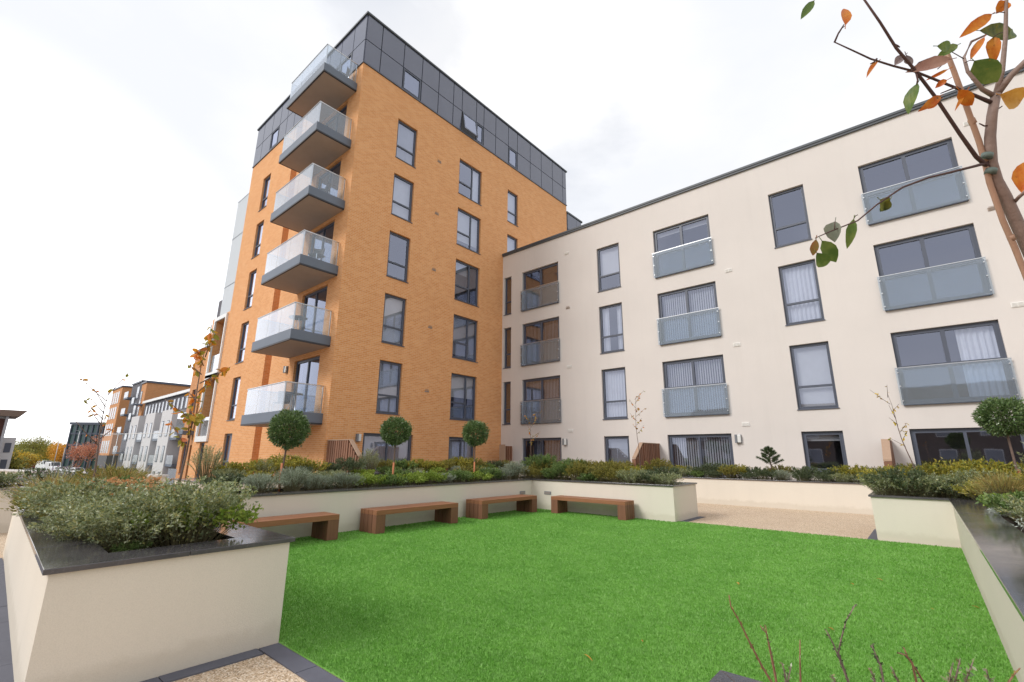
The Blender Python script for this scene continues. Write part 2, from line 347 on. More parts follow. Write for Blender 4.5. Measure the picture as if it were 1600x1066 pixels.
def window(parent,fr,u0,u1,z0,z1,cells,cover=None,fw=.055,name='window',sill=True,label=None,room=True,seed=0,recess=.1):
    """cells: list of (ua,ub,za,zb) glazed rectangles as fractions"""
    rnd=random.Random(seed*31+int(u0*100)+int(z0*10))
    mb=MB(); W=u1-u0; H=z1-z0; d0,d1=-recess-.06,-recess
    # outer frame
    mb.box(u0,u1,d0,d1,z1-fw,z1,fr); mb.box(u0,u1,d0,d1,z0,z0+fw,fr)
    mb.box(u0,u0+fw,d0,d1,z0+fw,z1-fw,fr); mb.box(u1-fw,u1,d0,d1,z0+fw,z1-fw,fr)
    # sash frames around every cell (slightly proud), which also make the mullions
    pm=MB()
    for a,b,c,e in cells:
        ua=u0+fw+(W-2*fw)*a; ub=u0+fw+(W-2*fw)*b; za=z0+fw+(H-2*fw)*c; zb=z0+fw+(H-2*fw)*e; s=.05 if name=='french_window' else .036
        for q in ((ua,ub,zb-s,zb),(ua,ub,za,za+s),(ua,ua+s,za+s,zb-s),(ub-s,ub,za+s,zb-s)): mb.box(q[0],q[1],d0+.005,d1+.012,q[2],q[3],fr)
        dm=(d0+d1)/2; pm.quad(fr.p(ua+s-.003,dm,za+s-.003),fr.p(ub-s+.003,dm,za+s-.003),fr.p(ub-s+.003,dm,zb-s+.003),fr.p(ua+s-.003,dm,zb-s+.003))
    if sill:
        mb.box(u0-.02,u1+.02,-recess,.035,z0-.03,z0-.002,fr)
    # room behind
    if room:
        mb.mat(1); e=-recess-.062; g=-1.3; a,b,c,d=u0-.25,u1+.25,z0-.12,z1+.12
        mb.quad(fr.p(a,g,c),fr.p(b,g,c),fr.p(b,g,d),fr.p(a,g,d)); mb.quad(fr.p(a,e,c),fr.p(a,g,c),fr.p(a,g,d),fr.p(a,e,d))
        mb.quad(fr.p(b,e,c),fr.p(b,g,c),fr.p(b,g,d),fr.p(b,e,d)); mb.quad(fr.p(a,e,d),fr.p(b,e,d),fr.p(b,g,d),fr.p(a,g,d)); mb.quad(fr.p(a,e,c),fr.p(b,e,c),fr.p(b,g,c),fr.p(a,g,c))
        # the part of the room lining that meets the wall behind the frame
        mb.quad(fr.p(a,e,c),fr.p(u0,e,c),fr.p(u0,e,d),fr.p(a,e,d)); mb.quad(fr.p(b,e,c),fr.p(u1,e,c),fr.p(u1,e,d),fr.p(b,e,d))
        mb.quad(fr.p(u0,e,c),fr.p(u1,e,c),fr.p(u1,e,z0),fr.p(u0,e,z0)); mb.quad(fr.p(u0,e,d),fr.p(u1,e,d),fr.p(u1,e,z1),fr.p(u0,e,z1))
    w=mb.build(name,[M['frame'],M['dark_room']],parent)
    if label: w['label']=label
    pm.build('pane',M['pane'],w)
    if cover:
        kind=cover[0]; a0,a1=(cover[1],cover[2]) if len(cover)>2 else (0,1)
        ua=u0+.03+(W-.06)*a0; ub=u0+.03+(W-.06)*a1; bm=MB(); dd=-recess-.16
        if kind=='vert':
            n=max(2,int((ub-ua)/.089)); st=(ub-ua)/n; tw=rnd.uniform(.35,.8)
            for i in range(n):
                c=ua+(i+.5)*st; h=.045*math.cos(tw); q=.045*math.sin(tw)+rnd.uniform(-.006,.006)
                bm.quad(fr.p(c-h,dd-q,z0+.05),fr.p(c+h,dd+q,z0+.05),fr.p(c+h,dd+q,z1-.05),fr.p(c-h,dd-q,z1-.05))
            bm.build('vertical_blind',M['vblind'],w,recalc=False)
        elif kind in('curtain','pair'):
            spans=[(ua,ub)] if kind=='curtain' else [(ua,ua+(ub-ua)*.3),(ub-(ub-ua)*.32,ub)]
            for s0,s1 in spans:
                n=int((s1-s0)/.03)+2; pr=None
                for i in range(n+1):
                    c=s0+(s1-s0)*i/n; q=.035*math.sin(i*1.35+rnd.random()*.5)
                    if pr: bm.quad(fr.p(pr[0],dd+pr[1],z0+.02),fr.p(c,dd+q,z0+.02),fr.p(c,dd+q,z1-.03),fr.p(pr[0],dd+pr[1],z1-.03))
                    pr=(c,q)
            bm.build('curtain',M['curtain'],w,recalc=False)
        elif kind=='roller':
            zb=z0+(z1-z0)*(1-cover[3]) if len(cover)>3 else z0+.02
            bm.box(ua,ub,dd-.004,dd,zb,z1-.02,fr); bm.box(ua,ub,dd-.012,dd+.008,zb-.02,zb,fr)
            bm.build('roller_blind',M['blind'],w)
        elif kind=='grey':
            zb=z0+(z1-z0)*(1-cover[3]) if len(cover)>3 else z0+.02
            bm.box(ua,ub,dd-.004,dd,zb,z1-.02,fr); bm.build('roller_blind',M['blind_dark'],w)
    return w
C_A=[(0,1,0,.335),(0,1,.335,1)]
C_D=[(0,.62,0,.36),(0,.62,.36,1),(.62,1,0,1)]
C_J=[(0,.5,0,.50),(.5,1,0,.50),(0,.5,.5,1),(.5,1,.5,1)]
C_2=[(0,.5,0,1),(.5,1,0,1)]; C_1=[(0,1,0,1)]
def juliet(parent,fr,u0,u1,z0,ztop):
    a,b=u0-.06,u1+.05; g=MB(); g.box(a,b,.085,.10,z0,ztop-.012,fr); o=g.build('juliet_balcony',M['guard'],parent)
    h=MB(); h.box(a-.005,b+.005,.075,.11,ztop-.012,ztop+.012,fr); h.build('handrail',M['steel'],o)
    s=MB(); s.box(a+.05,b-.05,.0,.084,z0-.02,z0+.045,fr)
    for uu in (a+.04,b-.07):
        s.box(uu,uu+.03,.0,.083,z0+.045,ztop-.05,fr)
    s.build('side_channel',M['frame'],o)
    k=MB()
    for uu in (a+.055,b-.055):
        for zz in (z0+.12,z0+.5*(ztop-z0),ztop-.14):
            k.tube([fr.p(uu,.07,zz),fr.p(uu,.118,zz)],.022,10)
    k.build('bolt',M['steel'],o)

# ------------------------------------------------------------------ WHITE BUILDING
FWH=FR((0,0,0),(1,0,0),(0,-1,0))
wb=thing('apartment_block','long four storey white rendered block right of the orange brick tower','building')
ROWS=[(8.97,11.17),(5.98,8.22),(3.0,5.23)]
XE=31.0
ops=[];wins=[]
sc={0:[None,None,('grey',0,1,.62),None,None,None],}
slot=(.12,.65);jA=(1.43,3.82);nN=(6.09,7.28);jJ=(8.96,11.38);mM=(13.6,14.76);kK=(16.4,18.78);mQ=(21.0,22.2);kR=(23.6,26.0)
covN=[('roller',0,1,.62),('pair',),('curtain',)]
covJ=[('roller',0,1,.12),('vert',0,1),('vert',0,1)]
covM=[None,('curtain',),('roller',0,1,1)]
covA=[None,('vert',0,1),('vert',0,1)]
covK=[None,None,('curtain',.62,1)]
for i,(a,b) in enumerate(ROWS):
    for j,(c,cells,cv,jul) in enumerate(((slot,C_A,None,0),(jA,C_J,covA[i],1),(nN,C_A,covN[i],0),(jJ,C_J,covJ[i],1),(mM,C_A,covM[i],0),(kK,C_J,covK[i],1),(mQ,C_A,('curtain',),0),(kR,C_J,('vert',0,1),1))):
        ops.append((*c,a,b)); wins.append((c,a,b,cells,cv,jul))
GR=[(jA,0.02,2.26,C_2,('vert',.3,1)),(nN,.95,2.26,C_1,('grey',0,1,.92)),(jJ,.02,2.26,C_2,('vert',0,1)),(mM,.95,2.26,C_1,('roller',0,1,.22)),(kK,.02,2.26,C_2,None),(kR,.02,2.26,C_2,('vert',0,1))]
for c,a,b,cells,cv in GR: ops.append((*c,a,b))
w=MB(); facade(w,FWH,0.0,XE,-.05,12.50,ops,.17)
w.quad((XE,0,-.05),(XE,11,-.05),(XE,11,12.5),(XE,0,12.5)); w.quad((0.003,11,-.05),(0.003,11,12.5),(XE,11,12.5),(XE,11,-.05)); w.quad((0.003,0.0,12.48),(XE,0,12.48),(XE,11,12.48),(0.003,11,12.48))
w.build('wall',M['white_render'],wb)
c=MB(); c.box(0.004,XE+.06,-.07,.30,12.502,12.58); c.box(0.004,XE+.08,-.095,.32,12.58,12.665)
c.build('roof_coping',M['coping'],wb)
for n,(cc,a,b,cells,cv,jul) in enumerate(wins):
    window(wb,FWH,cc[0],cc[1],a,b,cells,cv,name='french_window' if jul else 'window',seed=n,fw=.07 if jul else .055)
    if jul: juliet(wb,FWH,cc[0],cc[1],a-.03,a+1.09)
for n,(cc,a,b,cells,cv) in enumerate(GR):
    window(wb,FWH,cc[0],cc[1],a,b,cells,cv,name='patio_door' if a<.5 else 'window',seed=90+n,fw=.085,sill=a>.5)
def vent(parent,fr,u,z,wd=.26,ht=.14,mat='plastic_vent'):
    v=MB(); v.box(u-wd/2,u+wd/2,0,.02,z-ht/2,z+ht/2,fr)
    for k in range(4):
        zz=z-ht/2+.022+k*.03; v.box(u-wd/2+.018,u-.008,.02,.034,zz,zz+.011,fr); v.box(u+.008,u+wd/2-.018,.02,.034,zz,zz+.011,fr)
    v.build('vent',M[mat],parent)
for u,zs in ((4.36,(11.46,5.58,2.56)),(11.91,(8.52,5.53,2.57)),(19.22,(11.44,5.57))):
    for z in zs: vent(wb,FWH,u,z)
vent(wb,FWH,19.28,8.51,.3,.1,'soffit'); vent(wb,FWH,4.37,8.52,.22,.06,'soffit')
for x0 in (5.0,12.6,20.2):
    pass
def wall_lamp(fr,u,z,label):
    p=fr.p(u,0,z); t=thing('wall_lamp',label,'wall lamp',p,'bulkhead lamps on the facades')
    f2=FR((0,0,0),fr.u,fr.n)
    m=MB(); m.box(-.10,.10,0.002,.05,-.15,.15,f2); m.box(-.105,-.03,.05,.13,-.15,.15,f2); m.build('housing',M['lamp_body'],t,bevel=.01)
    m=MB(); m.box(-.026,.095,.05,.115,-.14,.14,f2); m.build('diffuser',M['lamp_diffuser'],t,bevel=.02)
wall_lamp(FWH,4.06,2.05,'small grey wall lamp on white wall beside the patio door nearest the brick tower')
wall_lamp(FWH,11.62,2.06,'small grey wall lamp on white wall right of the wide patio door with vertical blinds')

# ------------------------------------------------------------------ BRICK TOWER
TX0,TY0,TY1=-12.4,-9.65,6.66; TB=18.75; TT=21.45
FTR=FR((0,0,0),(0,1,0),(1,0,0)); FTL=FR((0,TY0,0),(1,0,0),(0,-1,0))
tw=thing('brick_tower','tall orange brick apartment tower with dark glazed top storey and projecting glass balconies','building')
AZ=[(14.96,17.07),(12.02,14.13),(9.02,11.2),(6.04,8.24),(3.07,5.27)]
ops=[];W=[]
ca=[('vert',0,1),('roller',0,1,1),None,('roller',0,1,.95),('vert',0,1)]
cdv=[('curtain',.62,1),('roller',0,1,.8),('grey',0,.6,.3),('grey',0,1,.9),('roller',0,1,.5)]
for i,(a,b) in enumerate(AZ):
    W.append(((-7.6,-6.45),a,b,C_A,ca[i])); W.append(((-3.6,-1.88),a,b,C_D,cdv[i]))
    if i<2: W.append(((.35,1.31),a,b,C_A,('roller',0,1,.9)))
W.append(((-8.09,-5.67),.02,2.25,C_2,('vert',0,1))); W.append(((-3.6,-1.88),.02,2.25,C_2,('vert',0,1)))
wl=MB(); facade(wl,FTR,TY0,TY1,-.05,TB,[(*c,a,b) for c,a,b,_,_ in W],.17)
WL=[]
for i,(a,b) in enumerate(AZ+[(.3,2.4)]): WL.append(((-10.28,-9.25),a,b,C_A,('roller',0,1,1)))
for i,zb in enumerate((2.95,5.95,8.95,11.95,14.95)): WL.append(((-3.3,-1.1),zb,zb+2.33,C_2,('vert',.0,.5) if i in(0,3) else ('curtain',0,.45) if i==2 else None))
SLOT=(-6.5,-5.75)
# front wall in three strips round the vertical slot
facade(wl,FTL,TX0,SLOT[0],-.05,TB,[(*c,a,b) for c,a,b,_,_ in WL if c[1]<-6],.17)
facade(wl,FTL,SLOT[1],0,-.05,TB,[(*c,a,b) for c,a,b,_,_ in WL if c[0]>-5],.17)
wl.box(SLOT[0],SLOT[1],TY0+.6,TY0+.62,-.05,TB)
for x in SLOT: wl.quad((x,TY0,-.05),(x,TY0+.6,-.05),(x,TY0+.6,TB),(x,TY0,TB))
wl.quad((TX0,TY0,-.05),(TX0,TY1,-.05),(TX0,TY1,TB),(TX0,TY0,TB)); wl.quad((TX0,TY1,-.05),(0,TY1,-.05),(0,TY1,TB),(TX0,TY1,TB))
wl.quad((TX0,TY0,TB-.01),(0,TY0,TB-.01),(0,TY1,TB-.01),(TX0,TY1,TB-.01))
wl.build('wall',M['brick'],tw,recalc=False)
for n,(c,a,b,cells,cv) in enumerate(W):
    window(tw,FTR,c[0],c[1],a,b,cells,cv,name='patio_door' if a<.5 else 'window',seed=200+n,sill=a>.5,fw=.085 if a<.5 else .06)
for n,(c,a,b,cells,cv) in enumerate(WL):
    window(tw,FTL,c[0],c[1],a,b,cells,cv,name='balcony_door' if c[0]>-5 else 'window',seed=300+n,sill=c[0]<-5,fw=.08 if c[0]>-5 else .055)
for y,z in ((-5.0,16.05),(-5.0,13.1),(-5.0,10.1),(-5.05,7.2),(-5.05,4.2)):
    vent(tw,FTR,y,z,.24,.055,'soffit')
# glazed cladding storey
cl=MB(); e=.03
S_R=[TY0,-8.83,-7.56,-6.42,-5.3,-4.25,-3.6,-2.48,-1.86,-.83,.33,1.2,2.5,3.7,4.97,6.2,TY1]
S_L=[TX0,-11.3,-10.0,-8.9,-7.9,-6.9,-6.0,-5.1,-4.2,-3.35,-2.2,-1.05,0]
ZM=20.03
cl.mat(1); cl.box(TX0+.02,-.02,TY0+.02,TY1-.02,TB+.005,TT-.005)
cl.mat(0)
winR={(-7.56,-6.42),(-3.6,-2.48),(-2.48,-1.86),(.33,1.2)}; winL={(-10.0,-8.9),(-3.35,-2.2),(-2.2,-1.05)}
def panels(fr,S,wn,zlow):
    for a,b in zip(S,S[1:]):
        g=.022
        cl.box(a+g,b-g,-.02,.03,ZM+g,TT-.02,fr)
        if (a,b) not in wn: cl.box(a+g,b-g,-.02,.03,TB+.06,ZM-g,fr)
panels(FTR,S_R,winR,TB); panels(FTL,S_L,winL,TB)
cl.mat(1); cl.box(TX0-.03,.05,TY0-.05,TY0-.001,TB-.02,TB+.045); cl.box(.001,.05,TY0-.001,TY1+.03,TB-.02,TB+.045)
cl.build('cladding',[M['cladding'],M['frame']],tw)
for (a,b) in sorted(winR):
    fr=FTR
    if (a,b)==(-3.6,-2.48):
        # opened top-hung light, swung outwards
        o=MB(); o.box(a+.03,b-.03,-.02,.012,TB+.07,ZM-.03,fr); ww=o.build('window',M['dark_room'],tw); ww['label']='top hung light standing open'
        s=MB(); h=ZM-.03; z2=TB+.10; dd=.20
        def P(u,t,off): # t from hinge 0 to free edge 1
            return fr.p(u,.03+dd*t+off*.9,h-(h-z2)*t+off*.3)
        for u0_,u1_,t0,t1 in ((a+.04,b-.04,0,.07),(a+.04,b-.04,.93,1),(a+.04,a+.1,.07,.93),(b-.1,b-.04,.07,.93)):
            q=[P(u0_,t0,0),P(u1_,t0,0),P(u1_,t1,0),P(u0_,t1,0)]; r=[P(u0_,t0,.04),P(u1_,t0,.04),P(u1_,t1,.04),P(u0_,t1,.04)]
            s.quad(*q); s.quad(*r)
            for i in range(4): s.quad(q[i],q[(i+1)%4],r[(i+1)%4],r[i])
        s.build('sash',M['frame'],ww)
        g=MB(); g.quad(P(a+.1,.07,.02),P(b-.1,.07,.02),P(b-.1,.93,.02),P(a+.1,.93,.02)); g.build('pane',M['pane'],ww)
    else: window(tw,fr,a+.03,b-.03,TB+.065,ZM-.02,C_1,('roller',0,1,1),sill=False,room=False,recess=-.03,seed=5,fw=.045)
for (a,b) in sorted(winL):
    window(tw,FTL,a+.03,b-.03,TB+.065,ZM-.02,C_1,('roller',0,1,1),sill=False,room=False,recess=-.03,seed=6,fw=.045)
rc=MB(); rc.box(TX0-.09,.09,TY0-.09,TY1+.09,TT,TT+.09); rc.build('roof_coping',M['coping'],tw)
# lower set-back volume behind
v2=MB(); v2.box(-7,-.03,TY1+.01,8.6,10,18.2); v2.mat(1)
for a,b in zip((6.75,7.9),(7.88,8.55)): v2.box(-.03,.02,a,b,17.0,18.15); v2.box(-.03,.02,a,b,14,16.95)
v2.mat(2); v2.box(-7.1,.06,TY1+.012,8.68,18.2,18.32)
v2.build('rear_stair_block',[M['frame'],M['cladding'],M['coping']],tw)
# balconies
BX0,BX1,BY=-3.9,-.36,-11.22
BZ=[2.49,5.50,8.47,11.44,14.42,17.38]
for i,z in enumerate(BZ):
    s=MB(); s.box(BX0,BX1,BY,TY0-.002,z+.06,z+.42); b=s.build('balcony',M['fascia'],tw)
    s=MB(); s.box(BX0+.07,BX1-.07,BY+.07,TY0-.004,z-.0,z+.058); s.mat(1)
    s.box(BX0,BX1,BY,BY+.07,z+.0,z+.058); s.box(BX0,BX0+.07,BY+.07,TY0-.004,z,z+.058); s.box(BX1-.07,BX1,BY+.07,TY0-.004,z,z+.058)
    s.build('soffit',[M['soffit'],M['soffit_edge']],b)
    zt=z+1.46; gx0,gx1,gy=BX0+.06,BX1-.06,BY+.06
    cuts=[gx0,gx0+1.14,gx0+2.28,gx1]
    for p,q in zip(cuts,cuts[1:]):
        g=MB(); g.box(p+.008,q-.008,gy,gy+.015,z+.425,zt-.02); g.build('glass_panel',M['guard'],b)
    for x in (gx0,gx1-.015):
        g=MB(); g.box(x,x+.015,gy+.03,TY0-.05,z+.425,zt-.02); g.build('glass_panel',M['guard'],b)
    h=MB(); h.tube([(gx0,TY0-.03,zt),(gx0,gy,zt),(gx1,gy,zt),(gx1,TY0-.03,zt)],.021,8); h.build('handrail',M['steel'],b)
    for x,y in ((gx0+.02,gy+.03),(gx1-.02,gy+.03),(gx1-.02,TY0-.06),(gx0+.02,TY0-.06)):
        h=MB(); h.box(x-.018,x+.018,y-.018,y+.018,z+.42,zt-.015); h.build('post',M['steel'],b)
wall_lamp(FTL,-3.95,5.0,'slim grey wall lamp on orange brick left of the lowest balcony door')
wall_lamp(FTR,-8.33,2.05,'small white wall lamp on orange brick between timber screen and wide patio door')

# balcony furniture
def chair(x,y,z,rz,label,grp='rattan chairs on the balconies'):
    t=thing('balcony_chair',label,'chair',(x,y,z),grp,rz)
    m=MB(); m.box(-.24,.24,-.24,.24,.40,.44); m.build('seat',M['rattan'],t)
    m=MB(); n=8
    for i in range(n):
        a0=-1.2+2.4*i/n; a1=-1.2+2.4*(i+1)/n
        m.quad((.27*math.sin(a0),-.27*math.cos(a0)+.02,.44),(.27*math.sin(a1),-.27*math.cos(a1)+.02,.44),(.30*math.sin(a1),-.32*math.cos(a1)+.02,.84),(.30*math.sin(a0),-.32*math.cos(a0)+.02,.84))
    m.build('backrest',M['rattan'],t)
    for sx in (-.21,.21):
        for sy in (-.21,.21):
            m=MB(); m.tube([(sx,sy,.40),(sx*1.1,sy*1.1,0)],.014,6); m.build('leg',M['steel'],t)
def table(x,y,z,label):
    t=thing('balcony_table',label,'table',(x,y,z),'round tables on the balconies')
    m=MB(); m.tube([(0,0,.70),(0,0,.73)],.34,24); m.build('tabletop',M['rattan'],t)
    for k in range(3):
        a=k*2.094; m=MB(); m.tube([(.05*math.cos(a),.05*math.sin(a),.70),(.1*math.cos(a+1),.1*math.sin(a+1),.35),(.28*math.cos(a),.28*math.sin(a),0)],.013,6); m.build('leg',M['steel'],t)
f=.423
chair(-1.9,-10.55,BZ[0]+f,R(100),'dark rattan chair on the lowest balcony'); table(-1.15,-10.5,BZ[0]+f,'round dark table on the lowest balcony')
table(-1.3,-10.6,BZ[1]+f,'round dark table on the second lowest balcony')
chair(-1.0,-10.3,BZ[2]+f,R(200),'dark chair on the third balcony up, by the door')
chair(-1.1,-10.3,BZ[3]+f,R(160),'dark chair on the fourth balcony up, by the door')
table(-1.4,-10.6,BZ[5]+f,'round dark table on the top balcony'); chair(-.95,-10.1,BZ[5]+f,R(170),'dark chair beside table on the top balcony')

# ------------------------------------------------------------------ neighbour block left of the tower
nb=thing('neighbour_block','narrow block with silver panels above white framed bay, left of brick tower','building')
FN=FTL
m=MB(); facade(m,FN,-15.2,TX0-.004,-3.3,9.4,[(-14.45,-12.75,2.35,5.6),(-14.45,-12.75,5.95,9.1),(-13.9,-13.1,-.9,2.0)],.5)
m.quad((-15.2,TY0,-3.3),(-15.2,0,-3.3),(-15.2,0,9.4),(-15.2,TY0,9.4)); m.build('wall',M['brick'],nb,recalc=False)
m=MB(); m.box(-14.15,TX0-.004,TY0+.01,-3,9.41,17.0); m.build('silver_cladding',M['silver_panel'],nb)
m=MB()
for z in (11.2,14.4,17.0): m.box(-14.16,TX0-.005,TY0-.003,TY0+.0,z-.03,z); 
m.build('panel_joint',M['frame'],nb)
m=MB(); m.box(-15.0,-14.155,TY0+.1,-4,9.41,10.55); m.build('dark_parapet',M['dark_clad'],nb)
for z0,z1 in ((2.35,5.6),(5.95,9.1)):
    m=MB(); a,b=-14.6,-12.62
    m.box(a,b,0.003,.10,z1,z1+.22,FN); m.box(a,b,.003,.10,z0-.3,z0,FN); m.box(a,a+.16,.003,.10,z0,z1,FN); m.box(b-.12,b,.003,.10,z0,z1,FN)
    w_=m.build('bay_frame',M['white_metal'],nb)
    m=MB(); m.box(-14.44,-12.76,-.5,-.45,z0,z1,FN); m.build('bay_glazing',M['green_glass'],w_)
    m=MB(); m.box(-14.44,-12.76,-.06,-.04,z0,z0+1.05,FN); m.build('bay_guard',M['guard'],w_)
window(nb,FN,-13.9,-13.1,-.9,2.0,C_A,None,seed=3)
n2=thing('brick_wing','low orange brick wing with grey balcony beyond the white framed bay','building')
m=MB(); F2=FR((0,-9.2,0),(1,0,0),(0,-1,0)); facade(m,F2,-19.2,-15.21,-3.3,7.9,[(-18.6,-17.9,3.4,5.4),(-18.6,-17.9,.2,2.2),(-17.2,-15.8,2.6,5.1),(-17.2,-15.8,-.6,1.9)],.6)
m.quad((-19.2,-9.2,-3.3),(-19.2,0,-3.3),(-19.2,0,7.9),(-19.2,-9.2,7.9)); m.build('wall',M['brick_far'],n2,recalc=False)
for z in (2.5,-.7):
    m=MB(); m.box(-17.3,-15.7,-.05,.9,z,z+.2,F2); b_=m.build('balcony',M['fascia'],n2)
    m=MB(); m.box(-17.3,-15.7,.86,.88,z+.2,z+1.25,F2); m.build('balcony_guard',M['guard'],b_)
    m=MB(); m.box(-17.2,-15.8,-.59,-.55,z+.2,z+2.5,F2); m.build('balcony_door',M['green_glass'],b_)
for z in (3.4,.2): window(n2,F2,-18.6,-17.9,z,z+2,C_1,('roller',0,1,1),seed=1)
m=MB(); m.box(-19.3,-15.15,-9.3,0,7.9,8.05); m.build('roof_coping',M['coping'],n2)

# ------------------------------------------------------------------ GROUND
def sheet(name,poly,z,mat,kind='structure',thick=0):
    m=MB(); n=len(poly)
    m.quad(*[(x,y,z) for x,y in poly])
    if thick:
        m.quad(*[(x,y,z-thick) for x,y in poly])
        for i in range(n):
            a,b=poly[i],poly[(i+1)%n]; m.quad((*a,z),(*b,z),(*b,z-thick),(*a,z-thick))
    o=m.build(name,mat); tag(o,kind=kind); return o
g=2500
sheet('ground',[(-g,-g),(g,-g),(g,g),(-g,g)],-3.32,M['grass_far'])
sheet('car_park',[(-175,-70),(60,-70),(60,-.5),(-175,-.5)],-3.312,M['tarmac'])
sheet('terrace',[(-9.9,-18.45),(1.2,-14.83),(1.2,-9.6),(.002,-9.6),(.002,-.002),(34,-.002),(34,-42),(-9.9,-42)],0,M['resin'],thick=3.2)
LX0,LX1,LY0,LY1=8.24,16.84,-16.54,-7.62
sheet('lawn_base',[(LX0-.005,LY0),(LX1+.005,LY0),(LX1+.005,LY1),(LX0-.005,LY1)],.008,M['turf'])
rng=np.random.default_rng(3)
def blades(N):
    xs=[];ys=[]
    tot=0
    while tot<N:
        x=rng.uniform(LX0,LX1,N); y=rng.uniform(LY0+.01,LY1,N)
        d2=(x-CAM[0])**2+(y-CAM[1])**2+1.2
        k=rng.random(N)<np.minimum(1,7.5/d2); xs.append(x[k]); ys.append(y[k]); tot+=k.sum()
    x=np.concatenate(xs)[:N]; y=np.concatenate(ys)[:N]
    d=np.sqrt((x-CAM[0])**2+(y-CAM[1])**2+2)
    w=(.0016+.0011*d)*rng.uniform(.7,1.2,N); h=.009+.008*rng.random(N)+.0008*d
    a=rng.uniform(0,2*np.pi,N); lean=rng.uniform(0,.8,N)*h; b=rng.uniform(0,2*np.pi,N)
    base=np.stack([x,y,np.full(N,.006)],1)
    s=np.stack([np.cos(a),np.sin(a),np.zeros(N)],1)*w[:,None]/2
    t=base+np.stack([np.cos(b)*lean,np.sin(b)*lean,h],1)
    return np.stack([base-s,base+s,t],1).reshape(-1,3)
o=link(D.objects.new('artificial_grass',mesh_np('artificial_grass',blades(620000),3,M['turf_blade'])))
tag(o,'bright green artificial grass lawn enclosed by the low planters','lawn',kind='stuff')
# slate edging blocks
def edging(name,x0,x1,y0,y1,step=.6):
    m=MB(); horiz=(x1-x0)>(y1-y0); a,b=(x0,x1) if horiz else (y0,y1); p=a
    while p<b-1e-3:
        q=min(b,p+step); z=.009+random.uniform(0,.003)
        if horiz: m.box(p+.003,q-.003,y0,y1,-.03,z)
        else: m.box(x0,x1,p+.003,q-.003,-.03,z)
        p=q
    o=m.build(name,M['slate_edging'],bevel=.002); tag(o,kind='structure'); return o
edging('slate_edging',12.66,16.05,-16.69,-16.545)
edging('slate_edging',12.655,12.78,-17.9,-16.695)
edging('slate_edging',6.9,12.8,-18.75,-17.74)
edging('slate_edging',12.26,12.40,-7.62,-6.35)
edging('slate_edging',15.62,15.76,-7.62,-6.0)

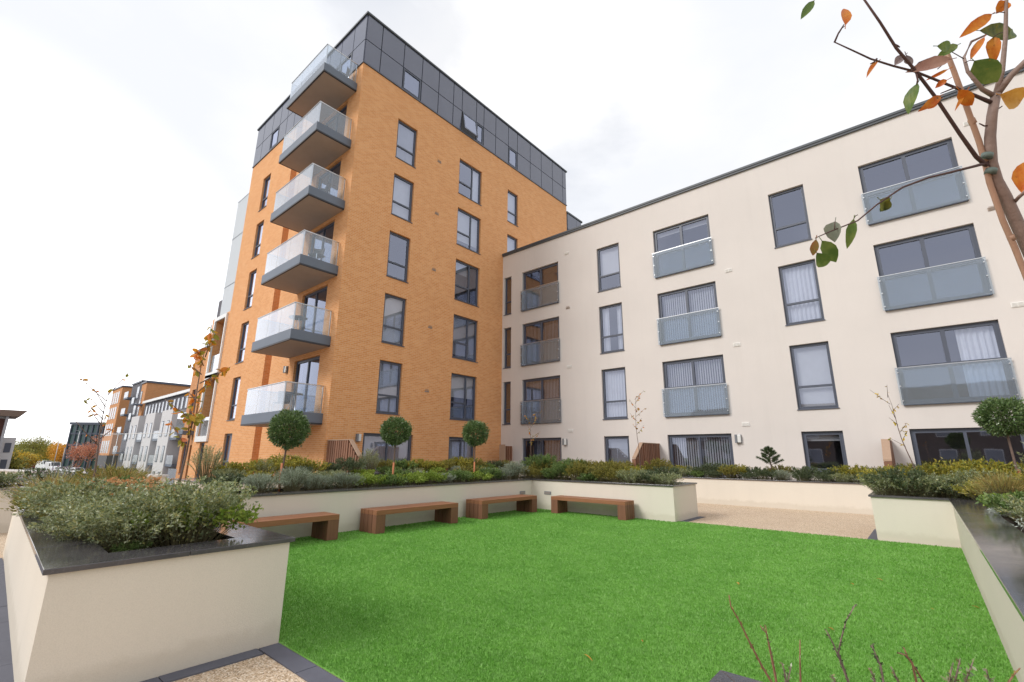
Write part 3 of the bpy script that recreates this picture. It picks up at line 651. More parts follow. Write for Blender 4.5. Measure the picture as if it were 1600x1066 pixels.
# ------------------------------------------------------------------ PLANTERS
def planter(name,label,polys,soilpolys,ztop=.775,group='rendered planters with dark slate copings',joint=.9):
    """polys: list of rectangles (x0,x1,y0,y1) making up the wall footprint ring pieces"""
    t=thing(name,label,'planter',(sum(p[0]+p[1] for p in polys)/2/len(polys),sum(p[2]+p[3] for p in polys)/2/len(polys),0),group)
    o=t.location
    def sh(m): m.v=[(a-o[0],b-o[1],c-o[2]) for a,b,c in m.v]; return m
    return t,sh
def make_planter(name,label,outer,cw=.30,ztop=.775,lights=(),slope=0):
    """outer: CCW polygon with right angles; wall thickness .2, coping width cw with small overhang"""
    cx=sum(p[0] for p in outer)/len(outer); cy=sum(p[1] for p in outer)/len(outer)
    t=thing(name,label,'planter',(cx,cy,0),'rendered planters with dark slate copings')
    def off(poly,d):
        n=len(poly); out=[]
        for i in range(n):
            p0,p1,p2=Vector(poly[i-1]),Vector(poly[i]),Vector(poly[(i+1)%n])
            e1=(p1-p0).normalized(); e2=(p2-p1).normalized(); n1=Vector((e1.y,-e1.x)); n2=Vector((e2.y,-e2.x)) # outward for CCW
            out.append(p1+(n1+n2)*d/(1+n1.dot(n2)))
        return out
    n=len(outer); zc=ztop-.032
    wo=[Vector(p) for p in outer]; wi=off(outer,-.2)
    m=MB(); L3=lambda p,z:(p[0]-cx,p[1]-cy,z+(slope*(p[1]+17) if z>.1 else 0))
    for i in range(n):
        j=(i+1)%n
        m.quad(L3(wo[i],-.02),L3(wo[j],-.02),L3(wo[j],zc),L3(wo[i],zc)); m.quad(L3(wi[i],-.02),L3(wi[j],-.02),L3(wi[j],zc),L3(wi[i],zc))
        m.quad(L3(wo[i],zc),L3(wo[j],zc),L3(wi[j],zc),L3(wi[i],zc)); m.quad(L3(wo[i],-.02),L3(wo[j],-.02),L3(wi[j],-.02),L3(wi[i],-.02))
    m.build('wall',M['cream_render'],t)
    # coping in separate slabs
    co=off(outer,.03); ci=off(outer,-cw); m=MB()
    for i in range(n):
        j=(i+1)%n; a0,a1,b0,b1=co[i],co[j],ci[i],ci[j]; ln=(a1-a0).length; k=max(1,round(ln/.9)); e=(a1-a0)/ln
        li=(b1-b0).length; s0=(b0-a0).dot(e); s1=(b1-a0).dot(e)
        for q in range(k):
            t0,t1=q/k,(q+1)/k; dz=random.uniform(0,.0015)
            o0=a0+e*(ln*t0+(.0015 if q else 0)); o1=a0+e*(ln*t1-(.0015 if q<k-1 else 0))
            nrm=Vector((-e.y,e.x)); w_=(b0-a0).dot(nrm)
            i0=b0 if q==0 else o0+nrm*w_; i1=b1 if q==k-1 else o1+nrm*w_
            z0,z1=zc+.001,ztop+dz
            P=[L3(o0,z0),L3(o1,z0),L3(i1,z0),L3(i0,z0),L3(o0,z1),L3(o1,z1),L3(i1,z1),L3(i0,z1)]
            b=len(m.v); m.v+=P
            for f in ((0,3,2,1),(4,5,6,7),(0,1,5,4),(1,2,6,5),(2,3,7,6),(3,0,4,7)): m.f.append(tuple(b+x for x in f)); m.mi.append(0)
    m.build('coping',M['slate'],t,bevel=.003)
    m=MB(); si=off(outer,-.19); m.quad(*[L3(p,ztop-.09) for p in si]); m.build('soil_bed',M['soil'],t,recalc=False)
    for (x,y,ax) in lights:
        m=MB()
        if ax=='x': m.box(x-cx,x-cx+.012,y-cy-.11,y-cy+.11,.40,.48)
        else: m.box(x-cx-.11,x-cx+.11,y-cy-.012,y-cy,.40,.48)
        m.mat(1)
        for k in range(5):
            q=-.085+k*.036
            if ax=='x': m.box(x-cx+.012,x-cx+.016,y-cy+q,y-cy+q+.02,.415,.465)
            else: m.box(x-cx+q,x-cx+q+.02,y-cy-.016,y-cy-.012,.415,.465)
        m.build('brick_light',[M['lamp_body'],M['soffit']],t)
    return t
# C-shaped planter: near arm, wing behind benches, far arm
make_planter('planter','U shaped cream planter wrapping left and back of the lawn behind four benches',
 [(6.40,-17.71),(12.65,-17.93),(12.65,-16.54),(8.24,-16.54),(8.24,-7.83),(12.25,-7.83),(12.25,-6.42),(6.84,-6.42),(6.84,-16.54),(6.40,-16.54)],slope=.0037,ztop=.752,
 lights=((8.24,-8.25,'x'),(8.78,-7.83,'y')))
make_planter('planter','cream rendered planter with wide slate coping along the right side of the lawn',
 [(16.05,-17.95),(18.6,-17.95),(18.6,-6.1),(15.77,-6.1),(15.77,-7.58),(16.84,-7.58),(16.84,-16.78),(16.05,-16.78)],cw=.33,ztop=.765)
make_planter('planter','long cream planter in front of the patio doors of white building and tower',
 [(1.8,-14.6),(3.8,-14.6),(3.8,-2.88),(24,-2.88),(24,-1.75),(1.8,-1.75)])
make_planter('planter','cream planter of dark shrubs at the far left edge, near the parapet',
 [(2.2,-22),(3.9,-22),(3.9,-15.6),(2.2,-15.6)])
# parapet wall with glass balustrade
pw=thing('parapet_wall','low pale parapet wall with clear glass balustrade along the terrace edge, left','wall',(-9.9,-18.45,0))
dirv=Vector((11.1,3.62,0)); ln=dirv.length; dirv.normalize()
FP=FR((0,0,0),tuple(dirv),(dirv.y,-dirv.x,0))
m=MB(); m.box(-14,ln,0,-.22,-3.3,.80,FP); m.build('wall',M['cream_render'],pw)
m=MB(); m.box(-14,ln+.03,.03,-.25,.801,.85,FP); m.build('wall_cap',M['light_render'],pw)
for i in range(2):
    a=8.45+i*1.62
    if a+1.6>ln: break
    m=MB(); m.box(a,a+1.58,-.10,-.115,.851,1.93,FP); m.build('glass_panel',M['clear'],pw)
m=MB(); m.tube([FP.p(8.45,-.107,1.94),FP.p(ln,-.107,1.94)],.009,8); m.build('handrail',M['galv'],pw)

# ------------------------------------------------------------------ BENCHES
def bench(x0,x1,y0,y1,label,axis):
    t=thing('bench',label,'bench',((x0+x1)/2,(y0+y1)/2,0),'chunky timber benches around the lawn')
    cx,cy=(x0+x1)/2,(y0+y1)/2; n=4; H=.415; th=.085
    L_=(y1-y0) if axis=='y' else (x1-x0); Wd=(x1-x0) if axis=='y' else (y1-y0); pl=Wd/n
    def bx(m,a0,a1,b0,b1,z0,z1):
        if axis=='y': m.box(b0,b1,a0,a1,z0,z1)
        else: m.box(a0,a1,b0,b1,z0,z1)
    m=MB()
    for i in range(n): bx(m,-L_/2,L_/2,-Wd/2+i*pl+.004,-Wd/2+(i+1)*pl-.004,H-th,H)
    m.build('seat',M['bench_y' if axis=='y' else 'bench_x'],t,bevel=.004)
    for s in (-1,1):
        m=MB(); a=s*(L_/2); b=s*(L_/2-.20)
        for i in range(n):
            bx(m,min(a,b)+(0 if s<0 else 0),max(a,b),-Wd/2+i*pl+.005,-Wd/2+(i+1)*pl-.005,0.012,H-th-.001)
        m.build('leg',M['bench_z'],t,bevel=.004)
bx0,bx1=8.36,8.90
bench(bx0,bx1,-15.97,-13.95,'leftmost bench, partly hidden behind the near planter','y')
bench(bx0,bx1,-13.22,-11.2,'second bench from the left against the planter wall','y')
bench(bx0,bx1,-10.47,-8.45,'third bench from the left, nearest the planter corner','y')
bench(9.28,11.34,-8.38,-7.93,'rightmost bench, standing alone against the back planter wall','x')

# ------------------------------------------------------------------ TIMBER SCREENS
def screen(x,y,dx,dy,label,Ln=1.5,out=.65,thick=.12):
    """runs from the wall point x,y in direction dx,dy; straight then clipped by a sloping cap"""
    t=thing('slatted_screen',label,'screen',(x,y,0),'timber privacy screens between the patios')
    fr=FR((0,0,0),(dx,dy,0),(-dy,dx,0)); h=1.93
    n=int(Ln/.145); m=MB()
    for i in range(n): m.box(i*.145+.012,i*.145+.112,-thick/2,thick/2,.05,h-.03,fr)
    k=int(out/.145)
    for i in range(k):
        hh=h-(i+.5)/k*(h-1.38)-.05; m.box(Ln+i*.145,Ln+i*.145+.1,-thick/2,thick/2,.05,hh,fr)
    m.build('slats',M['slat'],t)
    m=MB(); m.box(0,Ln+.02,-thick/2-.01,thick/2+.01,h-.028,h,fr)
    a,b=fr.p(Ln+.02,0,h),fr.p(Ln+out,0,1.38)
    P=[]
    for s in (-1,1):
        for (u,z) in ((Ln+.021,h),(Ln+out+.02,1.38),(Ln+out+.02,1.33),(Ln+.021,h-.05)): P.append(fr.p(u,s*(thick/2+.012),z))
    m.quad(*P[:4]); m.quad(*P[4:]); 
    for i in range(4): m.quad(P[i],P[(i+1)%4],P[4+(i+1)%4],P[4+i])
    m.build('cap_board',M['slat_pale'],t)
    m=MB(); m.box(Ln+out-.02,Ln+out+.06,-thick/2-.008,thick/2+.008,.0,1.32,fr); m.build('post',M['slat'],t)
screen(.01,-9.5,1,0,'timber slatted screen beside the corner of the orange brick tower')
screen(8.55,-.01,0,-1,'timber slatted screen in the middle of the white wall under the thin orange leaved tree')
screen(15.86,-.01,0,-1,'timber screen seen end on beside the rightmost patio door',thick=.16)
t=thing('slatted_screen','narrow timber screen seen edge on where brick tower meets white wall','screen',(.83,-1.0,0),'timber privacy screens between the patios')
m=MB(); m.box(0,.36,-.03,.03,0,1.94); m.build('end_board',M['slat_pale'],t)
m=MB()
for k in range(6): m.box(-.02,.04,.05+k*.15,.15+k*.15,.05,1.88)
m.build('slats',M['slat'],t)

# ------------------------------------------------------------------ PLANTS
def unit(v): return v/np.maximum(np.linalg.norm(v,axis=-1,keepdims=True),1e-9)
def leaf_quads(P,T,ln,w,rg,fold=.25):
    """P base points, T directions -> folded kite leaves as two triangles-pairs (4 verts/face x1)"""
    n=len(P); r=unit(rg.normal(size=(n,3))); S=unit(np.cross(T,r)); Nn=np.cross(S,T)
    mid=P+T*(ln*.45)[:,None]
    return np.stack([P,mid+S*(w/2)[:,None]+Nn*(w*fold*.5)[:,None],P+T*ln[:,None],mid-S*(w/2)[:,None]+Nn*(w*fold*.5)[:,None]],1).reshape(-1,3)
def stems_np(A,B,C_,seg,r0,rg):
    """quadratic bezier stems as 3-sided tubes of quads"""
    n=len(A); ts=np.linspace(0,1,seg+1); pts=[]
    for t in ts: pts.append(A*(1-t)**2+B*2*t*(1-t)+C_*t*t)
    out=[]; ang=[0,2.094,4.189]
    for i in range(seg):
        ra=r0*(1-.75*ts[i]); rb=r0*(1-.75*ts[i+1])
        for k in range(3):
            a=np.array([math.cos(ang[k]),math.sin(ang[k]),0]); b=np.array([math.cos(ang[(k+1)%3]),math.sin(ang[(k+1)%3]),0])
            out.append(np.stack([pts[i]+a*ra,pts[i]+b*ra,pts[i+1]+b*rb,pts[i+1]+a*rb],1))
    return np.concatenate(out).reshape(-1,3)
def bush_data(seed,nst,H,Rr,per,ll,lw,up=.35,t0=.2,jit=.25,flat=.5,clump=1,arch=.35):
    rg=np.random.default_rng(seed)
    a=rg.uniform(0,2*np.pi,nst); r=Rr*np.sqrt(rg.random(nst))
    lobes=1+.22*np.sin(a*3+seed)+.12*np.sin(a*5+seed*2.1)
    r=r*lobes; h=H*np.sqrt(np.maximum(.05,1-(r/(Rr*1.25))**2*flat))*rg.uniform(.72,1.08,nst)
    A=np.stack([r*.25*np.cos(a),r*.25*np.sin(a),np.full(nst,-.03)],1)
    C_=np.stack([r*np.cos(a)+rg.normal(0,.03,nst),r*np.sin(a)+rg.normal(0,.03,nst),h],1)
    B=A*.4+C_*.6; B[:,2]=h*(.5+arch*rg.random(nst))+.1*H
    t=rg.uniform(t0,1,(nst,per)); t=np.sort(np.sqrt(t),axis=1)
    P=A[:,None]*((1-t)**2)[...,None]+B[:,None]*(2*t*(1-t))[...,None]+C_[:,None]*(t*t)[...,None]
    T=2*(B-A)[:,None]*(1-t)[...,None]+2*(C_-B)[:,None]*t[...,None]; T=unit(T)
    N=P.shape[0]*P.shape[1]; P=P.reshape(-1,3); T=T.reshape(-1,3)
    out=np.stack([np.repeat(np.cos(a),per),np.repeat(np.sin(a),per),np.zeros(N)],1)
    dirs=unit(T*up+rg.normal(0,1,(N,3))*.55+out*.25+np.array([0,0,.25]))
    P=P+rg.normal(0,jit*ll,(N,3))
    ln=ll*rg.uniform(.6,1.25,N); w=lw*rg.uniform(.7,1.2,N)
    return rg,A,B,C_,leaf_quads(P,dirs,ln,w,rg)
PROTO={}
def proto(key,name,leafmat,stem='stem_green',extra=None,r0=.004,**k):
    rg,A,B,C_,V=bush_data(**k)
    PROTO[key]=(name,mesh_np(name+'_foliage',V,4,L[leafmat]),mesh_np(name+'_stems',stems_np(A,B,C_,5,r0,rg),4,M[stem]),extra(rg,C_) if extra else None)
def flowers(mat,n,size,frac=1.0,dense=9):
    def f(rg,C_):
        idx=rg.choice(len(C_),int(len(C_)*frac),replace=False); c=C_[idx]+np.array([0,0,.01])
        P=np.repeat(c,dense,0); P=P+rg.normal(0,size*.6,P.shape)*np.array([1,1,.35]); N=len(P)
        T=unit(rg.normal(size=(N,3))+np.array([0,0,.6]))
        return mesh_np('flowers',leaf_quads(P,T,np.full(N,size*.7),np.full(N,size*.6),rg),4,L[mat])
    return f
proto('lavender','lavender','lavender',seed=1,nst=210,H=.36,Rr=.34,per=17,ll=.05,lw=.007,up=1.6,t0=.1)
proto('lavender2','lavender','lavender',seed=11,nst=190,H=.42,Rr=.30,per=17,ll=.055,lw=.007,up=1.6,t0=.1)
proto('lime','euonymus','lime',seed=2,nst=110,H=.30,Rr=.38,per=26,ll=.038,lw=.022)
proto('green','leafy_shrub','green',seed=3,nst=100,H=.34,Rr=.38,per=26,ll=.048,lw=.022)
proto('fern','feathery_shrub','green',seed=4,nst=80,H=.52,Rr=.42,per=46,ll=.06,lw=.012,up=.8,arch=.5)
proto('dark','dark_shrub','dark',seed=5,nst=120,H=.40,Rr=.40,per=28,ll=.034,lw=.016)
proto('yellow','yellow_shrub','yellow',seed=6,nst=110,H=.42,Rr=.42,per=26,ll=.042,lw=.02)
proto('olive','olive_shrub','olive',seed=7,nst=110,H=.44,Rr=.40,per=28,ll=.038,lw=.016,up=.9)
proto('sage','grey_green_shrub','sage',seed=8,nst=170,H=.34,Rr=.40,per=40,ll=.028,lw=.013,r0=.002,t0=.02)
proto('sage2','grey_green_shrub','sage',seed=18,nst=180,H=.40,Rr=.44,per=42,ll=.028,lw=.012,r0=.002,arch=.5,t0=.02)
proto('glossy','cotoneaster','glossy',seed=9,nst=120,H=.46,Rr=.42,per=34,ll=.024,lw=.013,r0=.003,extra=flowers('mauve',0,.022,.6,5))
proto('silver','silver_shrub','silver',seed=10,nst=110,H=.22,Rr=.32,per=24,ll=.036,lw=.010)
proto('bronze','ornamental_grass','bronze',seed=12,nst=260,H=.42,Rr=.34,per=5,ll=.16,lw=.005,up=2.6,t0=.3,arch=.6)
proto('rust','sedum','sage',seed=13,nst=60,H=.34,Rr=.42,per=14,ll=.035,lw=.018,extra=flowers('rust',0,.035,1,14))
proto('tall','rosemary','sage',seed=14,nst=120,H=.75,Rr=.34,per=44,ll=.026,lw=.006,up=1.0,flat=.8)
# autumn sapling like leaves, conifers, etc. come below
CNT={}
def plant(key,x,y,z,label,cat='shrub',s=1.0,rz=None,group=None,sz=None):
    name,leaf,stem,ex=PROTO[key]
    t=thing(name,label,cat,(x,y,z),group,random.uniform(0,6.28) if rz is None else rz)
    v=s*random.uniform(.93,1.07); t.scale=(v,v,v*(sz or random.uniform(.92,1.1)))
    link(D.objects.new('foliage',leaf),t); link(D.objects.new('stems',stem),t)
    if ex: link(D.objects.new('flowers',ex),t)
    return t
ORD=['first','second','third','fourth','fifth','sixth','seventh','eighth','ninth','tenth','eleventh','twelfth','thirteenth','fourteenth','fifteenth','sixteenth','seventeenth','eighteenth','nineteenth','twentieth']
DESC=dict(lavender='grey green lavender',lavender2='grey green lavender',lime='lime green shrub',green='mid green shrub',fern='feathery green shrub',dark='dark green shrub',yellow='yellow leaved shrub',olive='olive gold shrub',sage='fine grey green shrub',sage2='fine grey green shrub',glossy='glossy mauve flowered shrub',silver='silver shrub',bronze='bronze grass tuft',rust='rust flowered sedum',tall='tall upright shrub')
def row(seq,pts,where,z=.69,s=1.0,jit=.06,group=None):
    cnt={}
    for k,(x,y) in zip(seq,pts):
        d=DESC[k]; cnt[d]=cnt.get(d,0)+1; tot=sum(1 for q in seq if DESC[q]==d)
        lab=(f'{ORD[cnt[d]-1]} {d} from left {where}' if tot>1 else f'{d} {where}')
        plant(k,x+random.uniform(-jit,jit),y+random.uniform(-jit,jit),z,lab,s=s(x) if callable(s) else s*random.uniform(.9,1.12),group=group,sz=((.66 if x<11.4 else .84) if callable(s) else None))
def lin(a,b,n): return [(a[0]+(b[0]-a[0])*i/(n-1),a[1]+(b[1]-a[1])*i/(n-1)) for i in range(n)]
# bench wing, front edge (x about 7.9), left to right
row(['lavender','lavender2','lavender','lavender','lime','green','lime','lime','lavender','green','lime','green','lavender','lavender2'],
    lin((7.75,-14.9),(7.75,-8.0),14),'along the coping behind the benches',s=.95,group='plants along the bench planter front')
row(['dark','yellow','dark','sage','lime','sage','green','lavender','lime','green','olive','lavender','dark'],
    lin((7.2,-15.2),(7.2,-7.9),13),'at the back of the bench planter',s=.9,group='plants along the bench planter back')
row(['olive','olive','green','fern','olive','green','olive','olive','sage2','dark','sage2'],lin((7.85,-7.42),(11.9,-7.42),11),'along the coping above the rightmost bench',s=.92,group='plants above the rightmost bench')
row(['dark','olive','green','fern','olive','dark','olive','yellow','dark','dark'],lin((7.5,-6.9),(11.7,-6.9),10),'in the back row above the rightmost bench',s=1.12,group='back row above the rightmost bench')
plant('fern',7.9,-6.85,.72,'large feathery green mound in the planter corner before the patio door',s=1.25)
# planter along the tower and along the white building
row(['tall','yellow','yellow','yellow','yellow','dark','dark','tall','olive','green','yellow','yellow','olive','yellow','olive','green','dark','olive'],
    lin((3.1,-14.3),(3.1,-3.2),18),'in the far planter along the brick tower',s=1.25,group='plants along the brick tower')
row(['sage','tall','dark','sage','lime','green','sage','lime','lavender','green','lime','lavender'],lin((3.5,-14.0),(3.5,-3.4),12),'on the front edge of the tower side planter',s=.9,group='front plants along the brick tower')
row(['dark','olive','yellow','olive','dark','olive','yellow','olive','yellow','olive','yellow','dark','dark','yellow','dark','olive','dark','dark','yellow','dark','dark','olive','yellow','yellow','yellow','olive'],
    lin((3.9,-2.15),(19.5,-2.15),26),'in the planter against the white building',s=1.12,group='plants along the white building')
row(['sage2','green','dark','olive','dark','dark','lavender','dark','dark','sage2','dark','dark'],lin((10.4,-2.55),(15.9,-2.55),12),'on the front edge of the white building planter',s=.8,group='front plants along the white building')
# far left planter
row(['dark','sage','dark','olive','dark','dark','sage','dark','dark','dark','dark'],lin((3.3,-20.3),(3.3,-15.9),11),'in the far left planter',s=.85,group='shrubs in the far left planter')
# near arm: many small grey green shrubs
near=['glossy','sage','bronze','sage2','sage','sage2','sage2','sage2','sage','sage2','sage','glossy']
row(['glossy','glossy','olive','bronze','olive','green','olive','sage','olive','sage2','green','sage2','olive','sage2','sage','sage2'],lin((7.7,-17.54),(12.0,-17.38),16),'in the front row of the near planter',s=lambda x:(1.0 if x<8.8 else .92 if x<10.9 else 1.02),group='front row of the near planter')
row(['glossy','olive','bronze','lime','green','olive','green','yellow','green','sage','sage2','lime'],lin((7.7,-16.98),(12.0,-17.0),12),'in the back row of the near planter',s=.95,group='back row of the near planter')
plant('bronze',8.8,-17.6,.70,'bronze grass tuft leaning over the coping of the near planter',s=.85)
plant('olive',10.2,-17.62,.70,'olive shrub spilling over the long side coping of the near planter',s=.8)
plant('sage',11.5,-17.62,.70,'fine leaved shrub spilling onto the coping corner of the near planter',s=.72)
plant('sage2',10.7,-17.5,.68,'grey green shrub spilling over the long coping of the near planter',s=1.15)
plant('glossy',7.55,-17.3,.70,'mounded glossy shrub overhanging the far corner of the near planter',s=1.05)
plant('rust',10.5,-17.22,.90,'broad sedum with orange flower heads, in the near planter',s=.74)
plant('rust',11.15,-17.14,.92,'smaller sedum with orange heads right of the broad one, near planter',s=.62)
plant('sage2',12.05,-17.12,.69,'arching grey green shrub at the lawn end of the near planter',s=1.12)
plant('green',12.1,-17.45,.66,'tiny pale green weed by the coping of the near planter',s=.28)
# right planter
row(['sage2','dark','sage2','dark','sage','sage2','lime'],lin((16.0,-7.2),(17.5,-7.15),7),'along the front of the right hand planter wing',s=1.1,group='plants on the right planter wing')
row(['yellow','olive','yellow','yellow','yellow','olive','yellow'],lin((16.1,-6.5),(18.3,-6.5),7),'at the back of the right hand planter wing',s=1.4,group='yellow plants on the right planter wing')
row(['yellow','bronze','silver','lime','silver','green','sage','silver','lime'],lin((17.35,-7.75),(17.5,-12.6),9),'down the lawn side of the right hand planter',s=.95,group='plants down the right planter lawn side')
row(['yellow','tall','tall','sage2','tall','sage2','lime'],lin((18.1,-7.6),(18.05,-12.6),7),'down the outer side of the right hand planter',s=1.35,group='plants down the right planter outer side')

# bay lollipops
def tube_obj(name,pts,rs,mat,parent,seg=8): 
    m=MB(); m.tube(pts,rs,seg); return m.build(name,mat,parent,smooth=True,recalc=False)
def bay_tree(x,y,zc,rad,z0,label,seed,lean=0,n=7000):
    t=thing('bay_tree',label,'tree',(x,y,z0),'ball clipped bay trees'); rg=np.random.default_rng(seed)
    d=unit(rg.normal(size=(n,3))); lump=1+.07*np.sin(d[:,0]*7+seed)+.06*np.sin(d[:,1]*9+d[:,2]*5)
    r=rad*(1-.45*rg.random(n)**1.8)*lump*np.where(rg.random(n)>.97,1.13,1); P=d*r[:,None]; P[:,2]*=.88+.1*(seed%2)
    T=unit(d*1.0+rg.normal(0,.6,(n,3))+np.array([0,0,.15])); sc_=rad/.40
    V=leaf_quads(P,T,rg.uniform(.045,.085,n)*sc_,rg.uniform(.018,.03,n)*sc_,rg)+np.array([lean,0,zc-z0])
    link(D.objects.new('crown',mesh_np('crown',V,4,L['bay'])),t)
    tube_obj('trunk',[(0,0,0),(lean*.2+.01,0,(zc-z0)*.4),(lean*.6,.01,(zc-z0)*.75),(lean,0,zc-z0)],[.02,.018,.016,.014],M['bark'],t)
    for k in range(9):
        a=rg.uniform(0,6.28); e=np.array([math.cos(a)*.7,math.sin(a)*.7,rg.uniform(-.2,.8)])*rad*.8
        tube_obj('branch',[(lean,0,zc-z0-rad*.5),(lean+e[0]*.5,e[1]*.5,zc-z0+e[2]*.3),(lean+e[0],e[1],zc-z0+e[2])],[.009,.006,.003],M['bark'],t,5)
    tube_obj('stake',[(.03,-.02,0),(.03,-.02,.55)],.021,M['stake'],t)
bay_tree(7.45,-14.38,1.86,.335,.69,'leftmost ball shaped bay tree, in front of the lowest tower balcony',1,.10)
bay_tree(7.6,-12.0,1.93,.32,.69,'middle ball shaped bay tree, in front of the wide tower patio door',2,.0)
bay_tree(7.55,-9.42,1.98,.32,.69,'ball shaped bay tree nearest the join of brick and white walls',3,.0)
bay_tree(17.72,-7.0,2.10,.33,.69,'ball shaped bay tree cut by the right edge, beside the large patio door',4,.0)

# saplings with a few autumn leaves
def big_leaf(m,P,T,Nn,ln,w,curl=.15,fold=.18,mi=0):
    """curved folded leaf outline with a midrib"""
    P,T,Nn=Vector(P),Vector(T).normalized(),Vector(Nn); S=T.cross(Nn).normalized(); Nn=S.cross(T)
    prof=[(0,.0),(.08,.30),(.22,.75),(.42,1),(.62,.93),(.80,.62),(.92,.28),(1,0)]
    b=len(m.v); c=[]; l=[]; r=[]
    for t,q in prof:
        mid=P+T*(ln*t)-Nn*(curl*ln*t*t); wob=1+.08*math.sin(t*23+ln*400)
        c.append(mid); l.append(mid+S*(w/2*q*wob)+Nn*(fold*w*q)); r.append(mid-S*(w/2*q)+Nn*(fold*w*q*.8))
    n=len(prof)
    m.v+=[tuple(v) for v in c+l+r]
    for i in range(n-1):
        m.f.append((b+i,b+i+1,b+n+i+1,b+n+i)); m.mi.append(mi); m.f.append((b+i,b+2*n+i,b+2*n+i+1,b+i+1)); m.mi.append(mi)
def sapling(base,top,label,seed,nb,leaves,bl=.35,r0=.014,llen=.06,t0=.45,mats=('autumn',),stake=False,name='young_tree'):
    rg=random.Random(seed); t=thing(name,label,'tree',base,'young autumn trees in the planters')
    b=Vector((0,0,0)); e=Vector(tuple(float(top[i]-base[i]) for i in range(3))); H=e.length
    side=e.cross(Vector((0,1,0))).normalized()
    pts=[]; n=9
    for i in range(n+1):
        q=i/n; pts.append(e*q+side*(.02*math.sin(q*9+seed))*H*.5+Vector((0,.015*math.sin(q*7+seed),0)))
    pts[0]=b
    tube_obj('trunk',pts,[r0*(1-.8*i/n) for i in range(n+1)],M['bark'],t,7)
    lm=MB()
    def leafat(p,T):
        N_=Vector((rg.gauss(0,1),rg.gauss(0,1),rg.gauss(0,1))).normalized()
        if abs(N_.dot(T.normalized()))>.9: N_=Vector((0,0,1)).cross(T).normalized()
        L_=llen*rg.uniform(.7,1.25); big_leaf(lm,p,T,N_,L_,L_*.48,curl=rg.uniform(0,.4),fold=rg.uniform(.05,.3))
    tips=[]
    for k in range(nb):
        q=t0+(1-t0)*(k+.5)/nb; p=e*q; a=rg.uniform(0,6.28); L_=bl*rg.uniform(.5,1.1)
        d=Vector((math.cos(a)*.8,math.sin(a)*.8,rg.uniform(.35,.95))).normalized(); m1=p+d*L_*.5+Vector((0,0,.02)); m2=p+d*L_+Vector((0,0,.06*L_/.35))
        tube_obj('branch',[p,m1,m2],[r0*.42,r0*.32,r0*.2],M['bark'],t,5); tips.append((p,m1,m2))
    for k in range(leaves):
        p,m1,m2=rg.choice(tips); q=rg.uniform(.15,1); pt=p.lerp(m1,q*2) if q<.5 else m1.lerp(m2,q*2-1)
        T=Vector((rg.uniform(-1,1),rg.uniform(-1,1),rg.uniform(-1.2,.3)))
        leafat(pt,T)
    if lm.v: lm.build('leaves',L[mats[0]],t,recalc=False)
    if stake: tube_obj('stake',[(.05,.03,0),(.05,.03,H*.45)],.018,M['bamboo'],t)
    return t
sapling((11.94,-17.2,.69),(12.17,-17.2,2.30),'young tree with orange and green leaves rising from the near planter',5,12,150,.24,.012,.062,.45)
sapling((8.45,-17.2,.69),(8.20,-17.2,2.22),'thin dark sapling with drooping dried leaves at the left of the near planter',6,9,30,.42,.016,.06,.5)
sapling((7.35,-6.8,.69),(7.41,-6.8,2.65),'slender sapling with small copper leaves in front of the patio door by the brick tower',7,9,85,.42,.012,.055,.5)
sapling((11.0,-6.8,.69),(10.95,-6.8,2.95),'slender sapling with rust leaves above the middle timber screen',8,9,75,.35,.012,.055,.55)
sapling((16.50,-6.8,.69),(16.24,-6.8,2.62),'leaning bare sapling with few amber leaves on the right planter wing',9,8,42,.35,.013,.055,.45,('amber',))

# little pine
def pine(x,y,z,H,label,seed=1):
    rg=np.random.default_rng(seed); t=thing('dwarf_pine',label,'conifer',(x,y,z)); V=[]
    tube_obj('trunk',[(0,0,0),(.02,0,H*.5),(0,.01,H)],[.022,.016,.006],M['bark'],t)
    for k in range(24):
        q=.5+.5*k/23; a=k*2.4; ln=.40*(1.15-q)*1.5*rg.uniform(.7,1.1); e=np.array([math.cos(a)*ln,math.sin(a)*ln,H*q+ln*.45]); s=np.array([0,0,H*q])
        tube_obj('branch',[s,(s+e)/2,e],[.008,.006,.004],M['bark'],t,5)
        n=520; u=rg.uniform(.25,1,n); P=s+(e-s)*u[:,None]; T=unit((e-s)/ln*.9+rg.normal(0,.65,(n,3))); V.append(leaf_quads(P,T,rg.uniform(.05,.085,n),np.full(n,.0045),rg))
    link(D.objects.new('needles',mesh_np('needles',np.concatenate(V),4,L['pine'])),t)
pine(13.05,-2.3,.69,.98,'small spreading dwarf pine against the white wall left of a small window')

# ------------------------------------------------------------------ NEAR TREE at the right edge
def P3(x,y,d=1.0): return Vector(tuple(at(x,y,d)))
base=Vector((17.00,-17.02,.69))
nt=thing('young_tree','nearest young tree with large orange and green leaves across the top right corner','tree',base)
lo=lambda pts:[p-base for p in pts]
_tube=tube_obj
def tube_obj(name,pts,rs,mat,parent,seg=8): return _tube(name,pts,[r*.66 for r in rs] if hasattr(rs,'__len__') else rs*.66,mat,parent,seg)
tube_obj('trunk',lo([base,Vector((16.97,-17.0,1.3)),P3(1646,460,1.0),P3(1612,400),P3(1590,351),P3(1570,307),P3(1557,283),P3(1549,255),P3(1547,215),P3(1550,180),P3(1556,148)]),[.022,.021,.0188,.018,.0172,.0166,.016,.0152,.0145,.0138,.0130],M['bark_near'],nt,14)
def br(pts,rs,mat='twig',seg=7): 
    return tube_obj('branch',lo([P3(*p) for p in pts]),rs,M[mat],nt,seg)
br([(1545,262,1.0),(1525,245,.99),(1500,210,.98),(1460,150,.96),(1428,108,.95),(1400,75,.94),(1375,35,.93),(1345,-8,.92)],[.007,.0062,.0054,.0048,.0043,.004,.0035,.0027])
